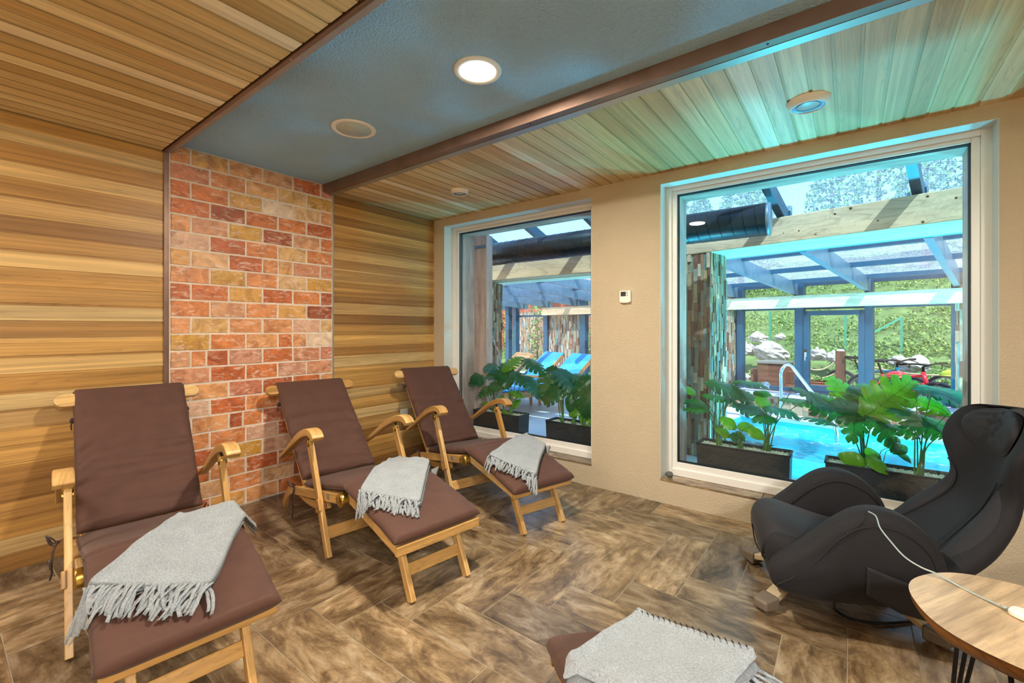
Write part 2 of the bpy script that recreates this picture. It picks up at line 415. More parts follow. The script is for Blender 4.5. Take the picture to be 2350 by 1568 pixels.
def leaf_mat(name, top, back, tr):
    m = bpy.data.materials.new(name); m.use_nodes = True; nt = m.node_tree; nt.nodes.clear()
    out = N(nt, 'ShaderNodeOutputMaterial'); b = N(nt, 'ShaderNodeBsdfPrincipled', Roughness=.32)
    tl = N(nt, 'ShaderNodeBsdfTranslucent'); tl.inputs[0].default_value = (*tr, 1)
    uv = N(nt, 'ShaderNodeUVMap', uv_map='uv'); sp = N(nt, 'ShaderNodeSeparateXYZ'); nt.links.new(uv.outputs[0], sp.inputs[0])
    # veins: dark ribs across the blade
    ab = N(nt, 'ShaderNodeMath', operation='ABSOLUTE'); nt.links.new(sp.outputs[1], ab.inputs[0])
    ad = N(nt, 'ShaderNodeMath', operation='MULTIPLY_ADD'); ad.inputs[1].default_value = -.6; nt.links.new(ab.outputs[0], ad.inputs[0]); nt.links.new(sp.outputs[0], ad.inputs[2])
    mu = N(nt, 'ShaderNodeMath', operation='MULTIPLY'); mu.inputs[1].default_value = 7.0; nt.links.new(ad.outputs[0], mu.inputs[0])
    fr = N(nt, 'ShaderNodeMath', operation='FRACT'); nt.links.new(mu.outputs[0], fr.inputs[0])
    rp = ramp(nt, [(0, back), (.08, top), (.9, top), (1, back)]); nt.links.new(fr.outputs[0], rp.inputs[0])
    nt.links.new(rp.outputs[0], b.inputs['Base Color'])
    mx = N(nt, 'ShaderNodeMixShader'); mx.inputs[0].default_value = .25
    nt.links.new(b.outputs[0], mx.inputs[1]); nt.links.new(tl.outputs[0], mx.inputs[2]); nt.links.new(mx.outputs[0], out.inputs['Surface'])
    return m
M['leaf'] = leaf_mat('dark_monstera_leaf', srgb('#245c30'), srgb('#123c20'), srgb('#4f9a2c'))
M['leaf_bright'] = leaf_mat('bright_monstera_leaf', srgb('#5f9426'), srgb('#356a18'), srgb('#8fbf22'))
M['leaf_blue'] = leaf_mat('blue_green_monstera_leaf', srgb('#2c6f62'), srgb('#1d5148'), srgb('#3f9a5a'))
def foliage_mat(name, a, b_):
    m, nt, b, out = mat(name)
    at = N(nt, 'ShaderNodeAttribute', attribute_name='rnd'); sr = N(nt, 'ShaderNodeSeparateColor'); nt.links.new(at.outputs['Color'], sr.inputs[0])
    rp = ramp(nt, [(0, a), (1, b_)]); nt.links.new(sr.outputs[0], rp.inputs[0]); nt.links.new(rp.outputs[0], b.inputs['Base Color'])
    b.inputs['Roughness'].default_value = .6
    return m
M['shrub'] = foliage_mat('hillside_leaves', srgb('#355e26'), srgb('#93b05a'))

def floor_mat():
    m, nt, b, out = mat('wood_look_floor_tile')
    vec, sr = uvvec(nt, 2.2, 26.0); n1 = N(nt, 'ShaderNodeTexNoise', Scale=1.0, Detail=8.0, Roughness=.65); nt.links.new(vec.outputs[0], n1.inputs['Vector'])
    vec2, _ = uvvec(nt, 5.0, 11.0, 90); n2 = N(nt, 'ShaderNodeTexNoise', Scale=1.0, Detail=8.0, Roughness=.7, Distortion=.6); nt.links.new(vec2.outputs[0], n2.inputs['Vector'])
    vec3, _ = uvvec(nt, 14.0, 40.0, 20); n3 = N(nt, 'ShaderNodeTexNoise', Scale=1.0, Detail=8.0, Roughness=.75); nt.links.new(vec3.outputs[0], n3.inputs['Vector'])
    base = ramp(nt, [(.30, srgb('#57442f')), (.42, srgb('#7f6b52')), (.50, srgb('#9f8868')), (.58, srgb('#b7a283')), (.70, srgb('#d4c6ad'))]); nt.links.new(n2.outputs[0], base.inputs[0])
    g1 = ramp(nt, [(.3, (.72, .70, .68)), (.65, (1.1, 1.1, 1.1))]); nt.links.new(n1.outputs[0], g1.inputs[0])
    g3 = ramp(nt, [(.35, (.70, .68, .66)), (.5, (1, 1, 1)), (.7, (1.15, 1.15, 1.12))]); nt.links.new(n3.outputs[0], g3.inputs[0])
    tone = ramp(nt, [(0, (.46, .46, .49)), (.5, (.70, .70, .71)), (1, (.93, .91, .89))]); nt.links.new(sr.outputs[0], tone.inputs[0])
    prev = base.outputs[0]
    for g in (g1, g3, tone):
        mm = mix(nt, 'MULTIPLY'); nt.links.new(prev, mm.inputs[6]); nt.links.new(g.outputs[0], mm.inputs[7]); prev = mm.outputs[2]
    nt.links.new(prev, b.inputs['Base Color'])
    rr = ramp(nt, [(.3, (.30,) * 3), (.7, (.15,) * 3)]); nt.links.new(n1.outputs[0], rr.inputs[0]); nt.links.new(rr.outputs[0], b.inputs['Roughness'])
    bp = N(nt, 'ShaderNodeBump', Strength=.35, Distance=.003); nt.links.new(n3.outputs[0], bp.inputs['Height']); nt.links.new(bp.outputs[0], b.inputs['Normal'])
    b.inputs['Specular IOR Level'].default_value = .8
    return m
M['floor_tile'] = floor_mat()
def salt_mat():
    m, nt, b, out = mat('himalayan_salt_brick')
    vec, sr = uvvec(nt, 9.0, 9.0, 80)
    n1 = N(nt, 'ShaderNodeTexNoise', Scale=1.0, Detail=6.0, Roughness=.6, Distortion=1.5); nt.links.new(vec.outputs[0], n1.inputs['Vector'])
    vec2, _ = uvvec(nt, 16.0, 44.0, 40)
    rot = N(nt, 'ShaderNodeMapping'); rot.inputs['Rotation'].default_value = (0, 0, .6); nt.links.new(vec2.outputs[0], rot.inputs['Vector'])
    n2 = N(nt, 'ShaderNodeTexNoise', Scale=1.0, Detail=8.0, Roughness=.7, Distortion=.8); nt.links.new(rot.outputs[0], n2.inputs['Vector'])
    base = ramp(nt, [(0, srgb('#9a5236')), (.15, srgb('#c06a3e')), (.32, srgb('#d0824c')), (.5, srgb('#d89a6a')), (.62, srgb('#e0aa74')), (.72, srgb('#c99c46')), (.82, srgb('#dcb98c')), (.92, srgb('#c47a62')), (1, srgb('#e8d4bc'))])
    nt.links.new(sr.outputs[0], base.inputs[0])
    v1 = ramp(nt, [(.3, (.62, .50, .44)), (.5, (1, .96, .92)), (.68, (1.28, 1.26, 1.2))]); nt.links.new(n1.outputs[0], v1.inputs[0])
    mm = mix(nt, 'MULTIPLY'); nt.links.new(base.outputs[0], mm.inputs[6]); nt.links.new(v1.outputs[0], mm.inputs[7])
    v2 = ramp(nt, [(.52, (0, 0, 0)), (.66, (.7,) * 3)]); nt.links.new(n2.outputs[0], v2.inputs[0])
    m2 = mix(nt, 'MIX'); nt.links.new(v2.outputs[0], m2.inputs[0]); nt.links.new(mm.outputs[2], m2.inputs[6]); m2.inputs[7].default_value = (*srgb('#f2dccb'), 1)
    nt.links.new(m2.outputs[2], b.inputs['Base Color'])
    bp = N(nt, 'ShaderNodeBump', Strength=.5, Distance=.006); nt.links.new(n2.outputs[0], bp.inputs['Height']); nt.links.new(bp.outputs[0], b.inputs['Normal'])
    b.inputs['Roughness'].default_value = .38
    return m
M['salt'] = salt_mat()
def stone_mat():
    m, nt, b, out = mat('ledger_slate')
    vec, sr = uvvec(nt, 9.0, 16.0, 70); n1 = N(nt, 'ShaderNodeTexNoise', Scale=1.0, Detail=7.0, Roughness=.65); nt.links.new(vec.outputs[0], n1.inputs['Vector'])
    base = ramp(nt, [(0, srgb('#6e4a3e')), (.2, srgb('#8e6450')), (.4, srgb('#a9866a')), (.55, srgb('#8f8f86')), (.7, srgb('#6f8c8a')), (.85, srgb('#b59a72')), (1, srgb('#c9bfae'))]); nt.links.new(sr.outputs[0], base.inputs[0])
    v1 = ramp(nt, [(.3, (.6, .6, .62)), (.7, (1.25, 1.2, 1.15))]); nt.links.new(n1.outputs[0], v1.inputs[0])
    mm = mix(nt, 'MULTIPLY'); nt.links.new(base.outputs[0], mm.inputs[6]); nt.links.new(v1.outputs[0], mm.inputs[7]); nt.links.new(mm.outputs[2], b.inputs['Base Color'])
    bp = N(nt, 'ShaderNodeBump', Strength=.7, Distance=.006); nt.links.new(n1.outputs[0], bp.inputs['Height']); nt.links.new(bp.outputs[0], b.inputs['Normal'])
    b.inputs['Roughness'].default_value = .75
    return m
M['stone'] = stone_mat()
def wicker_mat():
    m, nt, b, out = mat('black_wicker')
    uv = N(nt, 'ShaderNodeUVMap', uv_map='uv')
    mp = N(nt, 'ShaderNodeMapping'); mp.inputs['Scale'].default_value = (1, 1, 1); nt.links.new(uv.outputs[0], mp.inputs['Vector'])
    br = N(nt, 'ShaderNodeTexBrick', Scale=1.0); br.inputs['Color1'].default_value = (1, 1, 1, 1); br.inputs['Color2'].default_value = (.7, .7, .7, 1); br.inputs['Mortar'].default_value = (0, 0, 0, 1)
    br.inputs['Brick Width'].default_value = .016; br.inputs['Row Height'].default_value = .008; br.inputs['Mortar Size'].default_value = .0012; br.inputs['Mortar Smooth'].default_value = .6
    nt.links.new(mp.outputs[0], br.inputs['Vector'])
    rp = ramp(nt, [(0, (.006, .007, .009)), (1, (.06, .065, .075))]); nt.links.new(br.outputs[0], rp.inputs[0]); nt.links.new(rp.outputs[0], b.inputs['Base Color'])
    bp = N(nt, 'ShaderNodeBump', Strength=.9, Distance=.004); nt.links.new(br.outputs[0], bp.inputs['Height']); nt.links.new(bp.outputs[0], b.inputs['Normal'])
    b.inputs['Roughness'].default_value = .4
    return m
M['wicker'] = wicker_mat()
def water_mat():
    m = bpy.data.materials.new('pool_water'); m.use_nodes = True; nt = m.node_tree; nt.nodes.clear()
    out = N(nt, 'ShaderNodeOutputMaterial'); tr = N(nt, 'ShaderNodeBsdfTransparent'); tr.inputs[0].default_value = (.62, .93, .95, 1)
    gl = N(nt, 'ShaderNodeBsdfGlossy', Roughness=.04); df = N(nt, 'ShaderNodeBsdfDiffuse'); df.inputs[0].default_value = (*srgb('#bff2f4'), 1)
    tc = N(nt, 'ShaderNodeTexCoord'); nz = N(nt, 'ShaderNodeTexNoise', Scale=6.0, Detail=6.0, Roughness=.6, Distortion=1.5); nt.links.new(tc.outputs['Object'], nz.inputs['Vector'])
    bp = N(nt, 'ShaderNodeBump', Strength=.7, Distance=.05); nt.links.new(nz.outputs[0], bp.inputs['Height']); nt.links.new(bp.outputs[0], gl.inputs['Normal'])
    lw = N(nt, 'ShaderNodeLayerWeight', Blend=.5); nt.links.new(bp.outputs[0], lw.inputs['Normal']); pw = N(nt, 'ShaderNodeMath', operation='POWER'); pw.inputs[1].default_value = 5.0; nt.links.new(lw.outputs['Facing'], pw.inputs[0])
    mu = N(nt, 'ShaderNodeMath', operation='MULTIPLY_ADD'); mu.inputs[1].default_value = .8; mu.inputs[2].default_value = .03; nt.links.new(pw.outputs[0], mu.inputs[0])
    # foam where the jets break the surface
    rp = ramp(nt, [(.52, (.04,) * 3), (.68, (.55,) * 3)]); nt.links.new(nz.outputs[0], rp.inputs[0])
    m0 = N(nt, 'ShaderNodeMixShader'); nt.links.new(rp.outputs[0], m0.inputs[0]); nt.links.new(tr.outputs[0], m0.inputs[1]); nt.links.new(df.outputs[0], m0.inputs[2])
    mx = N(nt, 'ShaderNodeMixShader'); nt.links.new(mu.outputs[0], mx.inputs[0]); nt.links.new(m0.outputs[0], mx.inputs[1]); nt.links.new(gl.outputs[0], mx.inputs[2]); nt.links.new(mx.outputs[0], out.inputs['Surface'])
    return m
M['basin'] = plain('turquoise_pool_basin', srgb('#34adc2'), .5, var=.1, vscale=3)
M['cyan_fill_disc'] = emit('cyan_fill_glow', (.25, .85, 1.0), 6.0)  # glow of the discs added on the basin floor
M['water'] = water_mat()
# ------------------------------------------------------------------ floor: 20 x 60 cm herringbone tiles
UX, UY, X0, Y0 = .2003, .2017, -1.008, 1.990
fl = MB()
def clip_tile(x0, y0, x1, y1, along):
    a0, b0, a1, b1 = max(x0, XL), max(y0, YB), min(x1, XR), min(y1, YW)
    if a1 - a0 < .01 or b1 - b0 < .01: return
    g = .0018; rr = (random.random(), random.random(), random.random())
    a0 += g; b0 += g; a1 -= g; b1 -= g
    f = (lambda x, y: (x - x0, y - y0)) if along == 'x' else (lambda x, y: (y - y0, x - x0))
    P = [(a0, b0), (a1, b0), (a1, b1), (a0, b1)]
    fl.quad([(x, y, 0) for x, y in P], [f(x, y) for x, y in P], rr)
for i in range(-13, 16):
    for j in range(-20, 7):
        d = (j - i) % 6
        if d == 5: clip_tile(X0 + i * UX, Y0 + j * UY, X0 + (i + 1) * UX, Y0 + (j + 3) * UY, 'y')
        if d == 4: clip_tile(X0 + i * UX, Y0 + j * UY, X0 + (i + 3) * UX, Y0 + (j + 1) * UY, 'x')
floor = tag(fl.build('floor', M['floor_tile']), kind='structure')
g = MB(); g.box2((XL - .1, YB - .1, -.06), (XR + .1, YW + .1, -.0015)); g.build('floor_grout', M['grout'], floor)

# ------------------------------------------------------------------ timber lining
def boards(mb, lines, lo, hi, place, flip=False, tongue=.013, deep=.004):
    """lines: board edges in the across direction; place(along, across, depth) -> point"""
    for k in range(len(lines) - 1):
        a, b = lines[k], lines[k + 1]
        if abs(b - a) < .012: continue
        rr = (random.random(), random.random(), random.random())
        sgn = 1 if b > a else -1
        t = a + tongue * sgn; off = random.random() * 9
        segs = [(t, b, 0.0, 0.0), (a, t, deep, deep), (t, t + .0001 * sgn, deep, 0.0), (b - .0015 * sgn, b, 0, deep + .002)]
        for c0, c1, d0, d1 in segs[:3]:
            P = [place(lo, c0, d0), place(hi, c0, d0), place(hi, c1, d1), place(lo, c1, d1)]
            U = [(off, c0), (off + hi - lo, c0), (off + hi - lo, c1), (off, c1)]
            if flip: P = P[::-1]; U = U[::-1]
            r2 = rr if d0 == 0 else (rr[0] * .8, rr[1], rr[2])
            mb.quad(P, U, r2)
        # dark shadow gap
        P = [place(lo, b - .0024 * sgn, -.0003), place(hi, b - .0024 * sgn, -.0003), place(hi, b, .005), place(lo, b, .005)]
        if flip: P = P[::-1]
        mb.quad(P, [(off, 0), (off + 1, 0), (off + 1, .002), (off, .002)], (0.02, rr[1], rr[2]))
zl = [0.0] + sorted([2.161 - .0869 * k for k in range(25)]) + [2.225]
zl = [z for z in zl if z >= 0]
wl = MB()
place_wall = lambda al, ac, dp: (XL - dp, al, ac)
boards(wl, zl, YB, .852, place_wall, flip=False)
boards(wl, zl, 1.936, YW, place_wall, flip=False)
wall_left = tag(wl.build('wall_left', M['cedar']), kind='structure')
bk = MB(); bk.box2((XL - .12, YB, 0), (XL - .008, YW + .35, 2.42)); bk.build('wall_backing', M['grout'], wall_left)

# ------------------------------------------------------------------ salt brick panel
sb = MB()
zr = [2.181 - .1038 * k for k in range(22)]
rows = [(2.181, 2.284)] + [(zr[k + 1], zr[k]) for k in range(21)]
ya, yb = .878, 1.928
for ri, (z0, z1) in enumerate(rows):
    z0 = max(z0, 0.002)
    if z1 - z0 < .02: continue
    js = [.987 + .2102 * k for k in range(5)] if ri % 2 == 0 else [1.09 + .2102 * k for k in range(4)]
    ed = [ya] + js + [yb]
    ed = [e for e in ed]
    for k in range(len(ed) - 1):
        y0, y1 = ed[k], ed[k + 1]
        if y1 - y0 < .015: continue
        # a few bricks are made up of two cut pieces
        cuts = [y0, y1]
        if y1 - y0 > .15 and random.random() < .09: cuts = [y0, y0 + (y1 - y0) * random.choice((.4, .5, .6)), y1]
        for q in range(len(cuts) - 1):
            c0, c1 = cuts[q], cuts[q + 1]; gp = .0028
            d = random.uniform(0, .004)
            rr = (random.random(), random.random(), random.random())
            n = len(sb.v); bv = .005
            base = [(XL - .004, c0 + gp, z0 + gp), (XL - .004, c1 - gp, z0 + gp), (XL - .004, c1 - gp, z1 - gp), (XL - .004, c0 + gp, z1 - gp)]
            top = []
            for (x, y, z), (sy, sz) in zip(base, ((1, 1), (-1, 1), (-1, -1), (1, -1))):
                top.append((XL + .006 + d, y + sy * bv * random.uniform(.6, 1.6), z + sz * bv * random.uniform(.6, 1.4)))
            sb.v += [Vector(p) for p in base + top]
            uvb = [(p[1] - c0, p[2] - z0) for p in base]; uvt = [(p[1] - c0, p[2] - z0) for p in top]
            sb.face((n + 4, n + 5, n + 6, n + 7), uvt, rr)
            for e in range(4):
                e2 = (e + 1) % 4
                sb.face((n + e, n + e2, n + 4 + e2, n + 4 + e), [uvb[e], uvb[e2], uvt[e2], uvt[e]], rr)
brick = sb.build('salt_bricks', M['salt'], wall_left)
g = MB(); g.box2((XL - .02, ya - .004, 0), (XL + .0035, yb + .004, 2.285)); g.build('salt_mortar', M['salt_grout'], wall_left)

# ------------------------------------------------------------------ ceiling
cl = MB()
place_ceil = lambda al, ac, dp: (ac, al, ZC + dp)
lx = sorted([-1.343 - .0868 * k for k in range(-35, 22)]); lx = [XL] + [x for x in lx if XL + .012 < x < XR] + [XR]
boards(cl, lx, YB, .838, place_ceil, flip=False)
rx = sorted([-.319 + .0876 * k for k in range(-33, 24)]); rx = [XL] + [x for x in rx if XL + .012 < x < XR] + [XR]
cr_ = MB(); boards(cr_, rx, 1.936, YW, place_ceil, flip=False)
ceiling = tag(cl.build('ceiling', M['cedar_pale']), kind='structure')
cr_.build('window_side_boards', M['cedar_pale'], ceiling)
g = MB(); g.box2((XL, YB, ZC + .012), (XR, .846, ZC + .12)); g.box2((XL, 1.93, ZC + .012), (XR, YW + .2, ZC + .12)); g.build('ceiling_backing', M['dark_wood'], ceiling)
g = MB(); g.box2((XL - .02, .846, ZR), (XR, 1.90, ZR + .08)); g.build('plaster_recess', M['stucco_ceiling'], ceiling)
g = MB(); g.box2((XL - .2, YB - .2, 2.37), (XR + .2, YW + .35, 2.5)); g.build('slab', M['grout'], ceiling)
# metal trims: (name per trim, each an angle profile)
def angle_trim(idx, pieces, mt):
    m = MB()
    for lo, hi in pieces: m.box2(lo, hi)
    return tag(m.build('trim_%d' % idx, mt, bevel=.001), kind='structure')
t1 = angle_trim(1, [((XL, .846, ZC - .006), (XR, .861, ZC + .012)), ((XL, .861, ZC + .003), (XR, .864, ZR))], M['brown_metal'])
m = MB(); m.box2((XL, .861, ZC), (XR, .889, ZC + .003)); m.build('flange', M['grey_metal'], t1)
t2 = angle_trim(2, [((XL, 1.847, ZC), (XR, 1.850, ZR)), ((XL, 1.847, ZC - .002), (XR, 1.892, ZC + .001))], M['brown_metal'])
m = MB(); m.box2((XL, 1.892, ZC - .004), (XR, 1.937, ZC + .010)); m.build('bright_edge', M['pale_metal'], t2)
t3 = angle_trim(3, [((XL, .850, 0), (XL + .014, .866, ZC + .01)), ((XL, .866, 0), (XL + .004, .877, ZC + .01))], M['brown_metal'])
t4 = angle_trim(4, [((XL, 1.928, 0), (XL + .012, 1.937, ZC))], M['pale_metal'])
sc_m = MB()
for xx in (-2.62, -2.50, -1.72): sc_m.lathe([(.004, 0), (.004, .002), (.001, .003)], (xx, .853, ZC - .006), 8, axis=(0, 0, -1))
sc_m.build('screw_heads', M['pale_metal'], t1)
sc_m = MB()
for xx in (-3.12, -2.28, -1.30, -.24): sc_m.lathe([(.004, 0), (.004, .0025)], (xx, 1.87, ZC - .002), 8, axis=(0, 0, -1))
sc_m.build('screw_holes', M['dark_plastic'], t2)

# ------------------------------------------------------------------ window wall and the walls behind the camera
YO = 3.355                                   # outer face of the window wall
OPEN = [(-3.097, -1.533), (-1.02, .551)]
ZS, ZT = .150, 2.153
w = MB()
xs = [XL - .02, -3.097, -1.533, -1.02, .551, XR]
for a, b in ((XL - .02, -3.097), (-1.533, -1.02), (.551, XR)): w.box2((a, YW, 0), (b, YO, 2.42))
for a, b in OPEN:
    w.box2((a, YW, 0), (b, YO, ZS)); w.box2((a, YW, ZT), (b, YO, 2.42))
wall_window = tag(w.build('wall_window', M['stucco_wall']), kind='structure')
rv = MB()
for a, b in OPEN:
    rv.box2((a - .001, YW + .0006, ZS), (a + .002, 3.13, ZT)); rv.box2((b - .002, YW + .0006, ZS), (b + .001, 3.13, ZT)); rv.box2((a, YW + .0006, ZT - .002), (b, 3.13, ZT + .001))
rv.build('window_reveal', M['white_plaster'], wall_window)
w = MB(); w.box2((XR, YB - .1, 0), (XR + .1, YO, 2.42)); tag(w.build('wall_right', M['stucco_wall']), kind='structure')
w = MB(); w.box2((XL - .1, YB - .1, 0), (XR + .1, YB, 2.42)); tag(w.build('wall_back', M['stucco_wall']), kind='structure')

def window(idx, a, b):
    ow = tag(empty('window_%d' % idx, ((a + b) / 2, 3.15, ZS + .013)), kind='structure')
    def rel(mb, nm, mt, bev=0.0):
        for k, p in enumerate(mb.v): mb.v[k] = p - Vector(ow.location)
        return mb.build(nm, mt, ow, bevel=bev)
    z0, z1 = ZS + .013, ZT
    f = MB(); W = .072
    # outer step and inner bead
    for (i0, i1, y0, y1) in ((0, W * .55, 3.118, 3.19), (W * .55, W, 3.13, 3.18)):
        bb = (0 if i0 == 0 else .093 * .5) ; be = .05 if i0 == 0 else .093
        tt = (0 if i0 == 0 else .03); te = .03 if i0 == 0 else .053
        f.box2((a + i0, y0, z0 + bb), (a + i1, y1, z1 - tt)); f.box2((b - i1, y0, z0 + bb), (b - i0, y1, z1 - tt))
        f.box2((a + i1, y0, z0 + bb), (b - i1, y1, z0 + be)); f.box2((a + i1, y0, z1 - te), (b - i1, y1, z1 - tt))
    rel(f, 'frame', M['pvc'], .003)
    gk = MB(); ga, gb, gz0, gz1 = a + W, b - W, z0 + .093, z1 - .053
    for s_ in (3.146, 3.168):
        gk.box2((ga - .001, s_ - .006, gz0), (ga + .006, s_ + .004, gz1)); gk.box2((gb - .006, s_ - .006, gz0), (gb + .001, s_ + .004, gz1))
        gk.box2((ga, s_ - .006, gz0 - .001), (gb, s_ + .004, gz0 + .006)); gk.box2((ga, s_ - .006, gz1 - .006), (gb, s_ + .004, gz1 + .001))
    rel(gk, 'gasket', M['gasket'])
    p = MB(); p.box2((ga - .002, 3.150, gz0 - .002), (gb + .002, 3.156, gz1 + .002)); rel(p, 'pane', M['glass'])
    s = MB(); x = a + .001
    while x < b - .01:
        x2 = min(x + .598, b - .001); rr = (random.random(), random.random(), random.random())
        s.bar((x, (YW - .004 + 3.118) / 2, z0 - .0055), (x2, (YW - .004 + 3.118) / 2, z0 - .0055), 3.118 - YW + .004, .011, rnd=rr); x = x2 + .003
    rel(s, 'window_sill', M['floor_tile'], .0015)
    o = MB(); o.box2((a - .03, 3.19, z0 - .02), (b + .03, YO + .03, z0 + .02)); rel(o, 'outer_sill', M['marble'], .002)
    c = MB()
    c.bar((a + .035, 3.275, z0), (a + .035, 3.275, z1 - .052), .17, .07, up=(1, 0, 0)); c.bar((b - .035, 3.275, z0), (b - .035, 3.275, z1 - .052), .17, .07, up=(1, 0, 0))
    c.bar((a, 3.275, z1 - .026), (b, 3.275, z1 - .026), .17, .052)
    rel(c, 'weathered_casing', M['old_wood'], .003)
window(1, *OPEN[0]); window(2, *OPEN[1])

# ------------------------------------------------------------------ ceiling fittings
def area(name, loc, size, power, c, parent=None, rot=(0, 0, 0), spread=None):
    l = bpy.data.lights.new(name, 'AREA'); l.shape = 'DISK'; l.size = size; l.energy = power; l.color = c
    if spread: l.spread = spread
    o = bpy.data.objects.new(name, l); col.objects.link(o); o.location = loc; o.rotation_euler = rot
    if parent is not None: o.parent = parent
    return o
LAMP_W = 29
def downlight(x, y, z, label, lit=True, r=.102):
    t = thing('ceiling_downlight', label, 'ceiling light', (x, y, z))
    m = MB(); m.lathe([(r, 0), (r, .006), (r - .004, .010), (r - .022, .008), (r - .024, .002)], (0, 0, 0), 40, axis=(0, 0, -1), cap=False); m.build('trim_ring', M['white_plastic'], t)
    m = MB(); m.lathe([(0.001, .006), (r - .0235, .005), (r - .0235, .002)], (0, 0, 0), 40, axis=(0, 0, -1), cap=False); m.build('diffuser', M['lamp_on'] if lit else M['lamp_off'], t)
    if lit: area('downlight_lamp', (0, 0, -.014), .14, LAMP_W * 1.7, (1.0, .86, .68), t)
    return t
downlight(-1.27, 1.43, ZR, 'lit round downlight glowing warm white in the grey-blue plaster ceiling')
sp = thing('ceiling_speaker', 'round white ceiling speaker with a fine grille in the grey-blue plaster, nearest the salt bricks', 'speaker', (-2.19, 1.435, ZR))
m = MB(); m.lathe([(.118, 0), (.118, .004), (.112, .008), (.094, .007), (.092, .003)], (0, 0, 0), 40, axis=(0, 0, -1), cap=False); m.build('rim', M['white_plastic'], sp)
gm, nt, b_, _o = mat('speaker_grille'); b_.inputs['Roughness'].default_value = .6
tc = N(nt, 'ShaderNodeTexCoord'); vo = N(nt, 'ShaderNodeTexVoronoi', Scale=260.0); nt.links.new(tc.outputs['Object'], vo.inputs['Vector'])
rp = ramp(nt, [(.3, srgb('#93a9ab')), (.5, srgb('#cbdbdb'))]); nt.links.new(vo.outputs[0], rp.inputs[0]); nt.links.new(rp.outputs[0], b_.inputs['Base Color'])
m = MB(); m.lathe([(.001, .007), (.0925, .006), (.0925, .002)], (0, 0, 0), 40, axis=(0, 0, -1), cap=False); m.build('grille', gm, sp)
def surface_lamp(x, y, label, r):
    t = thing('surface_spotlight', label, 'ceiling light', (x, y, ZC), group='unlit round lamps on the window-side boards')
    m = MB(); m.lathe([(r, 0), (r, .004), (r * .80, .030), (r * .76, .031), (r * .74, .026)], (0, 0, 0), 40, axis=(0, 0, -1), cap=False); m.build('housing', M['white_plastic'], t)
    m = MB(); m.lathe([(r * .74, .026), (r * .52, .020), (r * .5, .024)], (0, 0, 0), 40, axis=(0, 0, -1), cap=False); m.build('reflector', M['galv'], t)
    m = MB(); m.lathe([(.001, .028), (r * .3, .027), (r * .5, .023)], (0, 0, 0), 40, axis=(0, 0, -1), cap=False); m.build('lens', M['lamp_off'], t)
surface_lamp(-.152, 2.455, 'unlit round surface lamp on the pale timber ceiling above the large pool window', .088)
surface_lamp(-2.357, 2.449, 'small unlit round lamp on the timber ceiling above the left window', .070)

# unseen fill lamps added under the ceiling, out of view, to brighten the room
for x, y, sz, pw in ((-2.75, -.8, .5, .5), (1.45, -.5, .42, 3.0), (1.45, -1.35, .42, 2.1), (-2.9, -1.4, .5, .6)):
    area('room_fill_lamp', (x, y, ZC - .02), sz, LAMP_W * pw * 1.05, (1.0, .94, .86))

# ------------------------------------------------------------------ small wall things
th = thing('wall_thermostat', 'small cream thermostat with a dark display on the stucco pier between the windows', 'thermostat', (-1.263, YW, 1.402))
m = MB(); W2, H2 = .041, .041
out = [(-W2, -.030), (-W2 * .9, -H2 * .98), (-W2 * .5, -H2 * 1.08), (0, -H2 * 1.1), (W2 * .5, -H2 * 1.08), (W2 * .9, -H2 * .98), (W2, -.030), (W2, H2 * .96), (W2 * .93, H2), (-W2 * .93, H2), (-W2, H2 * .96)]
m.prism([(x, -.001, z) for x, z in out], (0, -.024, 0)); m.build('case', M['white_plastic'], th, bevel=.003)
m = MB(); m.box2((-.030, -.0262, .002), (.008, -.0245, .034)); m.build('display', M['dark_plastic'], th)
for zz in (.030, .019, .006):
    m = MB(); m.lathe([(.0032, 0), (.0032, .002)], (.018, -.025, zz), 10, axis=(0, -1, 0)); m.build('button', M['dark_plastic'], th)
so = thing('wall_socket', 'white single power socket on the timber wall behind the third deck chair', 'socket', (XL, 2.634, .402))
m = MB(); m.box2((0, -.041, -.041), (.009, .041, .041)); m.build('cover_plate', M['white_plastic'], so, bevel=.003)
m = MB(); m.lathe([(.0195, 0), (.0195, .003), (.018, .0035), (.0175, -.004), (.001, -.004)], (.0085, 0, 0), 24, axis=(1, 0, 0), cap=False); m.build('socket_well', M['lamp_off'], so)
for yy in (-.0095, .0095):
    m = MB(); m.lathe([(.003, 0), (.003, .001)], (.0052, yy, 0), 10, axis=(1, 0, 0)); m.build('pin_hole', M['dark_plastic'], so)
m = MB(); m.lathe([(.001, 0), (.014, 0), (.021, .010), (.023, .020), (.020, .031), (.012, .037), (.009, .036), (.008, .028), (.001, .026)], (-.977, 3.062, .163), 24, cap=False)
tag(m.build('stone_pot', plain('mottled_grey_stone', srgb('#5a5f5c'), .5, var=.4, vscale=120)), 'tiny round grey stone pot in the left corner of the tiled window sill', 'pot')
